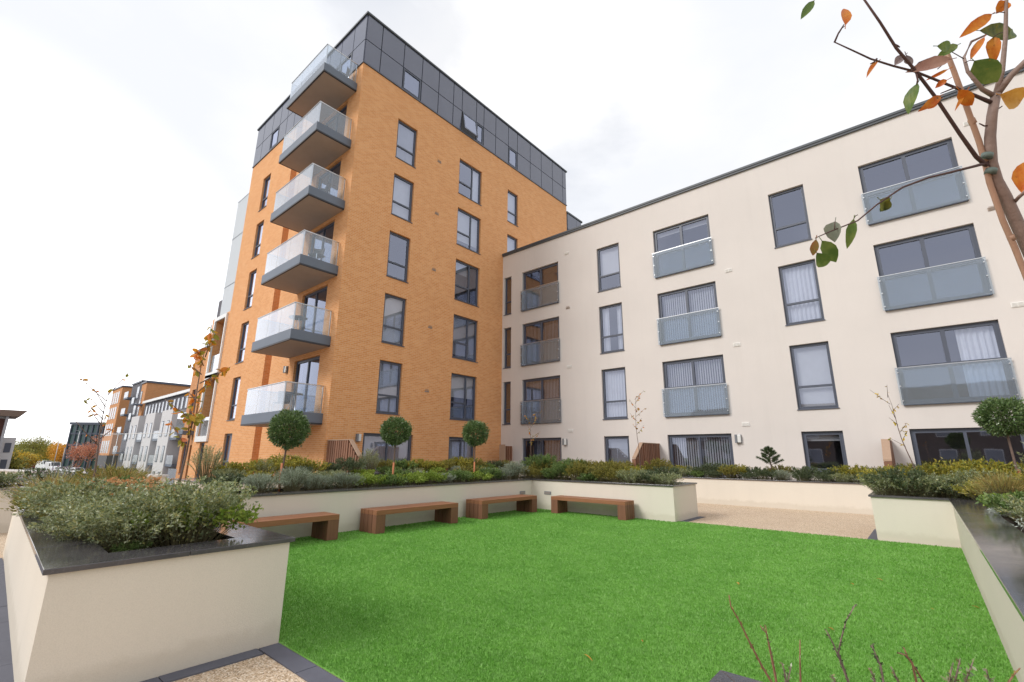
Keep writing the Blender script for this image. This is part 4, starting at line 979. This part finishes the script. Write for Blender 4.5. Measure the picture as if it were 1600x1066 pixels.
br([(1545,254,1.0),(1515,262,.98),(1450,278,.96),(1410,293,.95),(1370,320,.94),(1340,345,.93),(1297,362,.92),(1274,372,.91)],[.0055,.0042,.0033,.0029,.0025,.0022,.0018,.0014])
br([(1548,160,1.0),(1520,148,.99),(1490,136,.98),(1430,112,.955),(1395,103,.95),(1360,92,.95),(1330,78,.94),(1304,66,.94)],[.0065,.005,.004,.0034,.003,.0026,.0022,.0017])
br([(1553,150,1.0),(1535,140,1.0),(1512,112,1.0),(1506,90,1.01),(1518,65,1.02),(1540,55,1.03)],[.008,.0065,.005,.0045,.004,.003],'bark_near')
br([(1556,150,1.0),(1566,110,1.0),(1571,60,1.0),(1572,10,1.0),(1574,-30,1.0)],[.009,.0075,.006,.005,.0045],'bark_near')
br([(1557,148,1.0),(1580,118,.99),(1600,98,.98),(1640,60,.97)],[.012,.0095,.008,.006],'bark_near')
br([(1556,145,1.0),(1575,125,1.02),(1600,100,1.03),(1630,85,1.05)],[.009,.007,.006,.005],'bark_near')
br([(1583,318,1.0),(1592,308,.98),(1604,298,.96)],[.006,.0055,.005],'bark_near')
for a,b,c in (((1304,66,.94),(1310,52,.94),(1319,38,.93)),((1370,92,.95),(1366,97,.95),(1360,100,.95)),((1398,70,.94),(1403,72,.94),(1406,74,.94)),((1547,196,1.0),(1538,197,1.0),(1530,193,1.0)),((1552,168,1.0),(1560,170,1.0),(1566,166,1.0)),((1424,112,.95),(1436,98,.95),(1450,92,.95)),((1432,115,.95),(1434,125,.95),(1432,132,.95)),((1495,136,.98),(1485,140,.97),(1470,146,.96))):
    br((a,b,c),[.003,.0024,.0016])
bb=Vector((16.93,-17.06,.69))
tube_obj('stake',lo([bb,P3(1618,470,1.0),P3(1586,388,1.0),P3(1567,345,1.0),P3(1546,285,1.0),P3(1541,262,1.0),P3(1530,222,1.01),P3(1505,152,.985),P3(1490,110,.985),P3(1476,74,.985)]),[.0085]*3+[.008]*4+[.0075,.007,.0065],M['bamboo'],nt,12)
for x,y,d in ((1580,372,1.0),(1519,190,1.0)):
    a=P3(x-2,y-4,d)-base; b=P3(x+2,y+4,d)-base; tube_obj('stake_node',[a,b],.0098,M['bamboo'],nt,12)
for x,y in ((1542,244),(1548,268)):
    m=MB(); m.tube(lo([P3(x-1,y+3.5,.995),P3(x+1,y-3.5,.995)]),.0102,14); m.build('rubber_tie',M['tie'],nt,smooth=True,recalc=False)
LEAVES=[ # x0,y0 (stalk end), x1,y1 (tip), width px, colour, depth
 (1272,1,1252,28,12,'g',.94),(1321,40,1324,4,14,'o',.93),(1372,96,1354,111,7,'o',.95),(1412,88,1398,100,12,'v',.95),(1416,86,1424,104,10,'v',.95),
 (1434,130,1413,172,18,'g',.955),(1488,92,1424,106,17,'r',.93),(1464,72,1496,72,14,'g',.96),(1497,70,1470,84,12,'g',.98),(1482,108,1450,124,5,'o',.96),
 (1550,22,1514,45,16,'o',1.02),(1538,58,1516,88,11,'o',1.02),(1552,58,1553,92,16,'o',1.03),(1572,2,1560,18,18,'o',1.0),(1530,48,1598,52,24,'G',1.03),
 (1522,95,1560,130,32,'g',.99),(1512,140,1492,168,5,'o',.97),(1498,140,1520,166,17,'o',.96),(1562,148,1602,158,28,'y',.95),(1470,150,1448,166,12,'o',.96),
 (1604,252,1596,298,24,'o',.93),(1275,374,1270,400,11,'p',.91),(1284,376,1310,410,20,'g',.92),(1276,395,1296,420,20,'g',.91),(1305,346,1300,376,22,'s',.93),(1334,342,1326,384,13,'g',.94),
 (1375,312,1392,326,20,'G',.945),(1390,313,1378,332,14,'G',.945),(1466,158,1450,170,8,'o',.965),(1575,60,1600,40,14,'g',1.01),(1480,125,1462,135,9,'o',.96)]
def nearleaf(name,cols,vein):
    m=NT(name); v=m.coord('Object'); n=m.noise(v,28,5,.6); c=m.mix(m.ramp(n,[(.4,(0,0,0)),(.62,(1,1,1))]),cols[0],cols[1]); c=m.mix(m.ramp(m.noise(v,120,3),[(.62,(0,0,0)),(.75,(.6,.6,.6))]),c,vein)
    wv=m.n('ShaderNodeTexWave'); wv.inputs['Scale'].default_value=45; wv.inputs['Distortion'].default_value=1.5; m.l(v,wv.inputs['Vector'])
    pr=m.bsdf(c,.45,0,.4,m.bump(wv.outputs['Fac'],.25,.001)); tl=m.n('ShaderNodeBsdfTranslucent'); m.l(c,tl.inputs[0])
    mx=m.n('ShaderNodeMixShader'); mx.inputs[0].default_value=.35; m.l(pr,mx.inputs[1]); m.l(tl.outputs[0],mx.inputs[2]); return m.done(mx.outputs[0])
NL={'o':nearleaf('orange_leaf',[(.56,.12,.012),(.68,.27,.035)],(.22,.05,.02)),'g':nearleaf('green_leaf',[(.10,.17,.035),(.20,.26,.06)],(.30,.22,.03)),
 'G':nearleaf('dark_green_leaf',[(.07,.10,.035),(.20,.20,.03)],(.45,.25,.03)),'r':nearleaf('pink_brown_leaf',[(.36,.19,.15),(.44,.26,.20)],(.25,.10,.08)),
 'y':nearleaf('amber_leaf',[(.62,.28,.04),(.70,.38,.08)],(.40,.12,.02)),'p':nearleaf('red_green_leaf',[(.42,.08,.05),(.20,.18,.04)],(.5,.2,.1)),
 's':nearleaf('grey_leaf',[(.20,.22,.17),(.30,.31,.24)],(.12,.12,.08)),'v':nearleaf('mauve_leaf',[(.25,.19,.20),(.34,.27,.27)],(.15,.1,.1))}
rg=random.Random(4)
for x0,y0,x1,y1,w,c,d in LEAVES:
    a=P3(x0,y0,d)-base; b=P3(x1,y1,d+rg.uniform(-.012,.012))-base; T=b-a; view=(a+base-Vector(tuple(CAM))).normalized()
    N_=(-view+Vector((rg.uniform(-.35,.35),rg.uniform(-.35,.35),rg.uniform(-.2,.5)))).normalized()
    m=MB(); big_leaf(m,a,T,N_,T.length,w*.98/FPX*d*1.1,curl=rg.uniform(.05,.42),fold=rg.uniform(.10,.42)); m.tube([a-T.normalized()*.008,a+T*.1],[.0008,.0006],5)
    m.build('leaf',NL[c],nt,recalc=False,smooth=True)
# petioles that join hanging leaves to branches
for (xa,ya,xb,yb,d) in ((1321,40,1311,52,.94),(1488,92,1465,108,.95),(1550,22,1572,20,1.0),(1522,95,1508,98,1.0),(1434,130,1434,118,.955),(1562,148,1557,150,.99),(1275,374,1275,372,.91),(1334,342,1340,336,.94),(1305,346,1304,358,.92),(1464,72,1506,92,1.0),(1552,58,1572,50,1.02)):
    br(((xa,ya,d),((xa+xb)/2,(ya+yb)/2-2,d),(xb,yb,d)),[.0012,.0012,.0015])

tube_obj=_tube
# ------------------------------------------------------------------ twiggy shrubs at the bottom edge, in the near right planter
def twig(label,stems,leafcol,rooty=-17.15,seed=1,dens=10,ll=.02):
    rgn=np.random.default_rng(seed); x,y,d=stems[0][-1]; b=at(x,y,d); b[2]=.69
    t=thing('twiggy_shrub',label,'shrub',b,'bare twiggy shrubs at the bottom edge'); m=MB(); V=[]
    for st in stems:
        pts=[np.array(at(*p))-b for p in st]; last=pts[-1].copy(); last[2]=0; last[:2]=last[:2]*.6; pts.append(last); n=len(pts)
        m.tube(pts,[.0013+.002*i/(n-1) for i in range(n)],6)
        for i in range(n-1):
            k=dens if i>0 else dens//2; u=rgn.random(k); P=pts[i]+(pts[i+1]-pts[i])*u[:,None]; T=unit((pts[i]-pts[i+1])[None]/np.linalg.norm(pts[i]-pts[i+1])+rgn.normal(0,.6,(k,3))); V.append(leaf_quads(P,T,rgn.uniform(.5,1.1,k)*ll,rgn.uniform(.3,.45,k)*ll,rgn))
    m.build('twigs',M['twig_red'] if seed%2 else M['bark_near'],t,recalc=False,smooth=True)
    link(D.objects.new('foliage',mesh_np('foliage',np.concatenate(V),4,L[leafcol])),t)
twig('tallest bare reddish twig with a dark bud tip at the bottom edge',[[(1139,930,1.25),(1142,948,1.25),(1156,972,1.25),(1172,1005,1.25),(1190,1040,1.25),(1208,1070,1.25)]],'olive',seed=1,dens=5,ll=.014)
twig('straight orange brown twig second from the left at the bottom edge',[[(1196,978,1.3),(1200,1000,1.3),(1208,1035,1.3),(1214,1070,1.3)],[(1188,978,1.3),(1198,990,1.3),(1202,1010,1.3),(1212,1060,1.3)]],'sage',seed=3,dens=6,ll=.013)
twig('thin straight twig third from the left at the bottom edge',[[(1250,1000,1.3),(1250,1035,1.3),(1251,1070,1.3)]],'sage',seed=5,dens=4,ll=.014)
twig('forked leafy twig in the middle of the bottom right cluster',[[(1336,946,1.3),(1322,970,1.3),(1314,1000,1.3),(1310,1020,1.3),(1322,1055,1.3),(1332,1080,1.3)],[(1290,984,1.3),(1300,1002,1.3),(1310,1025,1.3),(1325,1065,1.3)]],'dark',seed=2,dens=12,ll=.014)
twig('short leafy sprig right of the forked twig',[[(1362,1008,1.25),(1368,1022,1.25),(1376,1040,1.25),(1382,1075,1.25)]],'dark',seed=4,dens=13,ll=.016)
twig('leaning twig with dark seed head near the bottom right',[[(1412,1012,1.25),(1420,1030,1.25),(1434,1050,1.25),(1446,1072,1.25)],[(1402,1020,1.25),(1415,1024,1.25),(1425,1035,1.25)]],'dark',seed=7,dens=9,ll=.012)
twig('small green leafy shoot at the bottom right',[[(1500,1030,1.2),(1496,1048,1.2),(1490,1075,1.2)],[(1520,1035,1.2),(1512,1055,1.2),(1505,1080,1.2)],[(1488,1040,1.2),(1484,1058,1.2),(1480,1080,1.2)],[(1540,1045,1.2),(1545,1060,1.2),(1550,1080,1.2)]],'sage',seed=6,dens=14,ll=.018)
twig('cluster of low leafy shoots under the forked twig',[[(1358,1044,1.2),(1364,1056,1.2),(1372,1080,1.2)],[(1392,1042,1.2),(1400,1058,1.2),(1410,1080,1.2)],[(1222,1036,1.3),(1226,1052,1.3),(1230,1075,1.3)],[(1236,1042,1.3),(1232,1060,1.3),(1230,1080,1.3)],[(1300,1055,1.25),(1304,1064,1.25),(1310,1080,1.25)]],'sage',seed=8,dens=13,ll=.015)
twig('broken brown twig at the far bottom right corner',[[(1594,1044,1.2),(1586,1052,1.2),(1576,1066,1.2),(1568,1080,1.2)]],'olive',seed=9,dens=3,ll=.012)

# ------------------------------------------------------------------ fallen leaves on the lawn
for i,(x,y,s,lab) in enumerate(((918,1026,.10,'pale dry stem lying flat on the lawn, nearest the camera'),(1152,911,.07,'dry curled leaf on the lawn above the tallest twig'),(1374,905,.07,'orange dry leaf on the lawn right of centre'),(1331,912,.05,'small brown leaf left of the orange one on the lawn'),(1524,948,.06,'dry leaf on the lawn closest to the right hand planter wall'),(1298,982,.05,'dry yellow leaf on the lawn beside the forked twig'),(1456,951,.035,'tiny brown leaf on the lawn between two larger ones'),(1003,1001,.03,'tiny brown leaf fragment on the lawn left of the twigs'))):
    p=un(x,y,'z',.035); t=thing('fallen_leaf',lab,'leaf',p,'fallen leaves on the lawn',rg.uniform(-.4,.4)+R(-40))
    m=MB(); big_leaf(m,(-s/2,0,0),(1,.1,.12),(0,.15,1),s,s*(.16 if i==0 else .42),curl=.25,fold=.2); m.build('blade',NL['y' if i<3 else 'o'],t,recalc=False)

# ------------------------------------------------------------------ TOWN beyond the terrace
Z0=-3.3
def wbox(parent,fr,u0,u1,z0,z1,mat='pane',frame='frame',name='window'):
    m=MB(); m.box(u0-.07,u1+.07,.002,.04,z0-.07,z1+.07,fr); w=m.build(name,M[frame],parent)
    m=MB(); m.box(u0,u1,.041,.05,z0,z1,fr); m.build('pane',M[mat],w)
M['far_pane']=plain('far_window_glass',(.30,.32,.36),.25,0,.5,.45,.5)
def block(name,label,x0,x1,y0,y1,z1,mat,z0=Z0,cap=True):
    t=thing(name,label,'building',((x0+x1)/2,(y0+y1)/2,z0)); o=Vector(t.location)
    m=MB(); m.box(x0-o.x,x1-o.x,y0-o.y,y1-o.y,0,z1-z0); m.build('wall',M[mat],t)
    if cap: m=MB(); m.box(x0-o.x-.15,x1-o.x+.15,y0-o.y-.15,y1-o.y+.15,z1-z0,z1-z0+.25); m.build('roof_edge',M['frame'],t)
    return t,FR((-o.x,y0-o.y,-z0),(1,0,0),(0,-1,0)),FR((x1-o.x,-o.y,-z0),(0,1,0),(1,0,0)),o
def bx(parent,name,mat,fr,*a):
    m=MB(); m.box(*a,fr); return m.build(name,M[mat],parent)
# far brick block with five storeys
t,fF,fS,o=block('apartment_block','farthest orange brick block with dark ground floor, left end of the street row',-99.8,-91.2,-1,9,13.05,'brick_far')
bx(t,'ground_floor','dark_clad',fF,-99.85,-91.15,.01,.2,Z0,1.0); bx(t,'ground_floor','dark_clad',fS,-1.0,9,.01,.2,Z0,1.0)
for z in (1.5,4.5,7.5,10.3):
    for u in (-99.2,-97.4,-95.6,-93.8): wbox(t,fF,u,u+1.0,z,z+2,'far_pane','white_metal')
t,fF,fS,o=block('stair_tower','dark grey stair tower with small balconies between two orange brick blocks',-83.4,-76.75,-1.0,9,12.6,'dark_clad')
for z in (1.3,4.3,7.3,10.0):
    b=bx(t,'balcony','fascia',fF,-82.6,-79.8,.02,1.0,z,z+.25); bx(b,'balcony_guard','far_pane',fF,-82.6,-79.8,.95,1.0,z+.26,z+1.2)
    wbox(t,fF,-79.2,-77.8,z,z+1.9,'far_pane','frame')
t,fF,fS,o=block('apartment_block','orange brick block with tall blank side wall rising behind the grey and white terrace',-76.6,-73.6,-1,14,12.15,'brick_far')
wbox(t,fS,6,10,8.4,10.0,'green_glass')
for z in (-2.4,.6,3.6,6.6,9.0):
    wbox(t,fF,-76.3,-75.4,z,z+1.9,'far_pane','dark_brown_wall')
    b=bx(t,'balcony','fascia',fF,-75.2,-73.7,.02,1.2,z-.4,z-.2); bx(b,'balcony_guard','far_pane',fF,-75.2,-73.7,1.15,1.2,z-.19,z+.75)
t,fF,fS,o=block('terrace_block','grey and white terrace with white bays, dark top storey and balconies',-72.2,-46.5,-1,10,8.8,'dark_clad')
for i,u in enumerate((-71.6,-63.2,-55.4)):
    b=bx(t,'bay','light_render',fF,u,u+4.6,.01,1.4,Z0,6.6)
    for z in (-2.6,.4,3.4):
        for q in (.7,3.0): 
            m=MB(); m.box(u+q,u+q+.9,1.402,1.44,z,z+1.9,fF); w_=m.build('window',M['frame'],b); m=MB(); m.box(u+q+.08,u+q+.82,1.441,1.45,z+.08,z+1.82,fF); m.build('pane',M['far_pane'],w_)
        b2=bx(t,'balcony','fascia',fF,u+4.7,u+7.4,.01,1.3,z-.45,z-.2); bx(b2,'balcony_guard','far_pane',fF,u+4.7,u+7.4,1.26,1.3,z-.19,z+.8)
        wbox(t,fF,u+5.2,u+6.9,z,z+1.9,'far_pane')
    bx(t,'wall_panel','grey_render',fF,u+4.62,u+7.6,.005,.06,-.4,6.6)
for i in range(14):
    u=-71+i*1.75
    wbox(t,fF,u,u+.7,6.9,8.3,'far_pane')
bx(t,'roof_fascia','white_metal',fF,-72.4,-46.4,.16,.35,8.75,9.1)
t,fF,fS,o=block('apartment_block','orange brick end house with grey balcony, right of the grey and white terrace',-46.3,-39,-1.5,8,7.7,'brick_far')
for z in (-2.6,.6,3.8):
    wbox(t,fF,-45.3,-44.2,z,z+2,'far_pane','dark_brown_wall'); b=bx(t,'balcony','fascia',fF,-43.4,-40.5,.02,1.3,z-.45,z-.2); bx(b,'balcony_guard','far_pane',fF,-43.4,-40.5,1.26,1.3,z-.19,z+.9)
    wbox(t,fF,-43,-41,z,z+2.1,'far_pane')
bx(t,'wall_panel','white_metal',fF,-43.4,-40.5,.02,.5,6.0,7.2)
# glazed office far away, facing the camera
t=thing('office_building','distant flat roofed building of dark green glass with red brick side','building',(-163,2,Z0))
dv=Vector((7.3,6.3,0)).normalized(); FO=FR((0,0,0),tuple(dv),(dv.y,-dv.x,0))
m=MB(); m.box(-1,17,-12,0,0,12.4,FO); m.build('wall',M['green_glass'],t)
m=MB(); m.box(-1.4,17.2,-12.3,.4,12.41,13.1,FO); m.build('roof_edge',M['frame'],t)
for i in range(8):
    m=MB(); m.box(-1+i*1.5,-.7+i*1.5,.01,.3,0,12.3,FO); m.build('fin',M['frame'],t)
for z in (3.4,6.6,9.7):
    m=MB(); m.box(-1,11,.01,.2,z,z+.5,FO); m.build('spandrel',M['frame'],t)
m=MB(); m.box(9.3,17,.31,1.2,0,9.6,FO); m.build('brick_side',M['brick_red'],t)
for i in range(3):
    for z in (1,4,7): 
        m=MB(); m.box(10+i*2.2,11+i*2.2,1.21,1.25,z,z+1.7,FO); m.build('window',M['far_pane'],t)
# left building with oversailing roof
t=thing('apartment_block','pale apartment building with oversailing brown roof cut by the left edge','building',(-74,-20,Z0))
m=MB(); m.box(-4,1.5,-12,5.2,0,9.2); m.build('wall',M['light_render'],t)
m=MB(); m.prism([(-14,9.21),(6.1,9.21),(6.7,10.0),(-14,10.0)],0,-5,2.6); m.build('roof',M['roof_brown'],t)
for y in (-.5,3.4):
    m=MB(); m.box(1.51,1.56,y,y+1.5,1,8.9); m.build('recess_panel',M['dark_brown_wall'],t)
    for z in (2.6,5.4): m=MB(); m.box(1.565,2.4,y,y+1.5,z,z+.9); m.build('balcony',M['dark_clad'],t)
for y in (2.3,4.9):
    m=MB(); m.box(1.51,2.3,y,y+.25,0,9.2); m.build('pier',M['grey_render'],t)
m=MB(); m.box(-4,.2,5.21,6.4,0,6.6); m.build('side_wing',M['light_render'],t)
for z in (2.6,4.7): m=MB(); m.box(.21,.25,5.5,6.1,z,z+1.2); m.build('window',M['frame'],t)

# trees of the town
def tree(x,y,H,Rc,key,label,seed,trunk=.35,n=5200,leaf=.42,group='trees beyond the car park'):
    t=thing('tree',label,'tree',(x,y,Z0),group); rg=np.random.default_rng(seed)
    nc=26; c=unit(rg.normal(size=(nc,3)))*rg.uniform(.25,.85,(nc,1))*np.array([Rc,Rc,H*(1-trunk)/2]); c[:,2]+=H*(1+trunk)/2
    idx=rg.integers(0,nc,n); P=c[idx]+unit(rg.normal(size=(n,3)))*(rg.random((n,1))**.4)*Rc*.42
    T=unit(rg.normal(size=(n,3))); V=leaf_quads(P,T,rg.uniform(.6,1.2,n)*leaf,rg.uniform(.4,.7,n)*leaf,rg)
    link(D.objects.new('crown',mesh_np('crown',V,4,L[key])),t)
    tube_obj('trunk',[(0,0,0),(.1,0,H*.3),(0,.1,H*.7)],[H*.025,H*.018,H*.008],M['bark'],t)
    for k in range(5):
        q=c[k]; tube_obj('limb',[(0,0,H*.35),(q[0]*.5,q[1]*.5,(H*.35+q[2])/2+.3),tuple(q)],[H*.01,H*.007,H*.003],M['bark'],t,5)
def gp(x,y,d): # ground point under pixel x at depth d
    p=at(x,y,d); return p[0],p[1]
TR=[(34,185,9.5,6,'olivetree','greenish yellow tree just right of the left building'),(48,170,11.5,6.5,'olivetree','tallest yellow green tree left of the car park'),(66,185,9,5.5,'amber','yellow tree behind the parked blue car'),(80,190,8.5,5,'olivetree','dull green tree in the middle of the far tree line'),(98,170,8.8,5,'orangetree','orange tree beside the dark glass building'),(104,150,7,3.5,'orangetree','smaller orange tree touching the dark glass building'),(39,120,4.9,3.2,'amber','small bright yellow tree at the edge of the car park'),(24,140,6,4,'olivetree','low green tree under the left building'),(8,62,4.4,2.6,'olivetree','green bush like tree at the left edge beside the parked cars')]
for i,(px,d,H,Rc,k,lab) in enumerate(TR):
    x,y=gp(px,708,d); key={'amber':'amber','olivetree':'olivetree','orangetree':'orangetree'}[k]; tree(x,y,H,Rc,key,lab,30+i,trunk=.18)
for i,(px,d,H,Rc,lab) in enumerate(((124,104,7.8,2.3,'left of two red leaved trees beside the far brick block'),(141,98,9.2,2.3,'right of two red leaved trees beside the far brick block'))):
    x,y=gp(px,708,d); tree(x,y,H,Rc,'redtree',lab,50+i,trunk=.22,group='red trees by the brick block',n=1500,leaf=.3)
# distant wood on the horizon
V=[];rgw=np.random.default_rng(8)
for i in range(70):
    px=-260+i*12; x,y=gp(px,708,rgw.uniform(330,420)); n=300; c=np.array([x,y,Z0+4.5]); P=c+rgw.normal(0,1,(n,3))*np.array([8,8,2.2]); V.append(leaf_quads(P,unit(rgw.normal(size=(n,3))),np.full(n,2.2),np.full(n,1.5),rgw))
o=link(D.objects.new('distant_wood',mesh_np('distant_wood',np.concatenate(V),4,L['olivetree']))); tag(o,'low line of far off autumn trees on the horizon','wood',kind='stuff')

# cars
def car(px,d,label,paint,rz,kind='car',name='parked_car'):
    x,y=gp(px,708,d); t=thing(name,label,'van' if kind=='van' else 'car',(x,y,Z0),'vehicles in the car park',rz)
    if kind=='van':
        Ln,Wd=5.4,1.95; prof=[(-2.7,.35),(-2.7,2.25),(-2.55,2.4),(1.0,2.4),(1.75,1.45),(2.6,1.15),(2.7,.9),(2.7,.35)]
        glass=[(.55,1.5),(.55,2.2),(1.0,2.2),(1.55,1.5)]
    else:
        Ln,Wd=4.3,1.75; prof=[(-2.15,.3),(-2.15,.95),(-1.75,1.02),(-1.35,1.42),(.2,1.45),(.95,.98),(1.95,.85),(2.15,.65),(2.15,.3)]
        glass=[(-1.45,1.0),(-1.15,1.35),(.12,1.37),(.72,1.0)]
    m=MB(); m.prism(prof,1,-Wd/2,Wd/2); m.build('body',M[paint],t,bevel=.08)
    for s in (-1,1):
        m=MB(); m.prism(glass,1,min(s*Wd/2,s*(Wd/2+.012)),max(s*Wd/2,s*(Wd/2+.012))); m.build('side_window',M['car_glass'],t)
        for wx in (-Ln*.31,Ln*.31):
            m=MB(); m.tube([(wx,s*(Wd/2-.2),.33),(wx,s*(Wd/2+.02),.33)],.33,16); w_=m.build('wheel',M['rubber'],t); m=MB(); m.tube([(wx,s*(Wd/2+.021),.33),(wx,s*(Wd/2+.04),.33)],.19,12); m.build('rim',M['galv'],w_)
    m=MB()
    if kind=='van': a,b=(1.02,2.36),(1.74,1.47)
    else: a,b=(.22,1.43),(.94,1.0)
    m.quad((a[0]+.03,-Wd*.42,a[1]+.03),(a[0]+.03,Wd*.42,a[1]+.03),(b[0]+.03,Wd*.42,b[1]+.03),(b[0]+.03,-Wd*.42,b[1]+.03)); m.build('windscreen',M['car_glass'],t)
    if kind=='rack':
        m=MB()
        for k in range(6): m.box(-1.1+k*.22,-1.06+k*.22,-.6,.6,1.5,1.54)
        m.box(-1.15,.1,-.62,-.58,1.46,1.56); m.box(-1.15,.1,.58,.62,1.46,1.56); m.build('roof_rack',M['white_metal'],t)
car(88,118,'large white van in the middle of the car park','car_white',R(10),'van')
car(74,135,'white van behind the large white van','car_white',R(15),'van')
car(128,104,'white car with roof rack just above the parapet','car_white',R(15),'rack')
car(103,112,'white car between the large van and the roof rack car','car_white',R(12))
car(28,106,'silver car parked left of the vans','car_silver',R(60))
car(34,112,'dark car parked beside the silver one','car_dark',R(60))
car(52,160,'dark blue car farther back in the car park','car_blue',R(10))
car(30,165,'bright blue car at the back left of the car park','car_blue',R(40))
car(66,138,'maroon car tucked behind the white van','car_red',R(80))
car(63,210,'white car far back by the trees','car_white',R(20))
car(117,170,'grey car near the dark glass building','car_silver',R(10))
# lamp posts
def lamp(px,d,H,label,double=False):
    x,y=gp(px,708,d); t=thing('street_lamp',label,'street lamp',(x,y,Z0),'slim street lamps in the car park',R(-40))
    tube_obj('post',[(0,0,0),(0,0,H)],[.09,.05],M['galv'],t)
    for s in ((-1,1) if double else (1,)):
        tube_obj('arm',[(0,0,H),(s*.7,0,H+.15)],.03,M['galv'],t,6); m=MB(); m.box(s*.7-.3,s*.7+.3,-.14,.14,H+.1,H+.2); m.build('lamp_head',M['lamp_body'],t)
lamp(88,110,8.6,'slim grey street lamp rising from behind the white van')
lamp(100,125,6.0,'short slim post beside the orange tree')
lamp(117,105,9.5,'slim grey street lamp in front of the dark glass building')
lamp(179,72,7.6,'twin headed street lamp in front of the far brick block',True)
M['house_brown']=plain('dull_brown_brick',(.17,.135,.12),.9,0,.3,.2,1)
# houses opposite, behind the photographer: they stand mirrored in the ground floor glass
for i,(x0,x1,h,mt,lab) in enumerate(((-8,9,5.2,'brick_red','red brick house opposite, left of three behind the photographer'),(10,27,6.4,'brick_far','orange brick house opposite, middle of three behind the photographer'),(28,46,5.6,'brick_red','red brick house opposite, right of three behind the photographer'))):
    t=thing('brick_house',lab,'house',((x0+x1)/2,-52,Z0)); hw=(x1-x0)/2
    m=MB(); m.box(-hw,hw,-5,5,0,h-Z0); m.build('wall',M['house_brown'],t)
    m=MB(); m.prism([(-5.5,h-Z0),(5.5,h-Z0),(0,h-Z0+3)],0,-hw-.2,hw+.2); m.build('roof',M['roof_brown'],t)
    f3=FR((0,5,0),(1,0,0),(0,1,0))
    for k in range(5):
        for z in (4.2,7.0):
            u=-hw+1.5+k*(2*hw-4)/4; wbox(t,f3,u,u+1.2,z,z+1.4,'far_pane','white_metal')
# ------------------------------------------------------------------ LIGHT
w=D.worlds.new('World'); scn.world=w; w.use_nodes=True; nt_=w.node_tree; nt_.nodes.clear()
ND=nt_.nodes.new; LK=nt_.links.new
SE,SR=R(38),R(206)
sky=ND('ShaderNodeTexSky'); sky.sky_type='NISHITA'; sky.sun_disc=False; sky.sun_elevation=SE; sky.sun_rotation=SR; sky.air_density=1.0; sky.dust_density=1.5
tc=ND('ShaderNodeTexCoord'); mp=ND('ShaderNodeMapping'); mp.inputs['Scale'].default_value=(1,1,1.9); mp.inputs['Location'].default_value=(1.35,.6,.2); LK(tc.outputs['Generated'],mp.inputs[0])
n1=ND('ShaderNodeTexNoise'); n1.inputs['Scale'].default_value=1.7; n1.inputs['Detail'].default_value=7; n1.inputs['Roughness'].default_value=.55; n1.inputs['Distortion'].default_value=.4; LK(mp.outputs[0],n1.inputs['Vector'])
cov=ND('ShaderNodeValToRGB'); cov.color_ramp.elements[0].position=.38; cov.color_ramp.elements[0].color=(.85,.85,.85,1); cov.color_ramp.elements[1].position=.46; cov.color_ramp.elements[1].color=(1,1,1,1); LK(n1.outputs['Fac'],cov.inputs[0])
n2_=ND('ShaderNodeTexNoise'); n2_.inputs['Scale'].default_value=2.2; n2_.inputs['Detail'].default_value=6; LK(mp.outputs[0],n2_.inputs['Vector'])
cc=ND('ShaderNodeValToRGB'); cc.color_ramp.elements[0].position=.40; cc.color_ramp.elements[0].color=(.88,.90,.935,1); cc.color_ramp.elements[1].position=.64; cc.color_ramp.elements[1].color=(1.0,1.0,1.0,1); LK(n2_.outputs['Fac'],cc.inputs[0])
sc_=ND('ShaderNodeMix'); sc_.data_type='RGBA'; sc_.blend_type='MULTIPLY'; sc_.inputs[0].default_value=1; LK(cc.outputs[0],sc_.inputs[6]); sc_.inputs[7].default_value=(8.0,8.0,8.1,1)
# cloud glow added low in the west, to put glare on the slate copings
nrm=ND('ShaderNodeVectorMath'); nrm.operation='NORMALIZE'; LK(tc.outputs['Generated'],nrm.inputs[0])
dt=ND('ShaderNodeVectorMath'); dt.operation='DOT_PRODUCT'; LK(nrm.outputs[0],dt.inputs[0]); dt.inputs[1].default_value=Vector((-1,-.06,.16)).normalized()
gr=ND('ShaderNodeMapRange'); gr.interpolation_type='SMOOTHSTEP'; LK(dt.outputs['Value'],gr.inputs[0]); gr.inputs[1].default_value=.90; gr.inputs[2].default_value=1.0; gr.inputs[3].default_value=1.0; gr.inputs[4].default_value=2.3
gm=ND('ShaderNodeVectorMath'); gm.operation='SCALE'; LK(sc_.outputs[2],gm.inputs[0]); LK(gr.outputs[0],gm.inputs['Scale'])
mx=ND('ShaderNodeMix'); mx.data_type='RGBA'; LK(cov.outputs[0],mx.inputs[0]); LK(sky.outputs[0],mx.inputs[6]); LK(gm.outputs[0],mx.inputs[7])
bg=ND('ShaderNodeBackground'); bg.inputs['Strength'].default_value=.10; LK(mx.outputs[2],bg.inputs[0]); wo=ND('ShaderNodeOutputWorld'); LK(bg.outputs[0],wo.inputs[0])
sl=D.lights.new('sun','SUN'); sl.energy=1.7; sl.angle=R(20); sl.color=(1,.97,.93); so=D.objects.new('sun',sl); COL.objects.link(so)
# direction to the sun: Blender sky rotation measured from +Y clockwise
sd=Vector((math.sin(SR)*math.cos(SE),math.cos(SR)*math.cos(SE),math.sin(SE)))
so.rotation_euler=sd.to_track_quat('Z','Y').to_euler(); so.location=(30,-40,40)
scn.view_settings.view_transform='Standard'; scn.view_settings.look='None'; scn.view_settings.exposure=.42; scn.view_settings.gamma=1
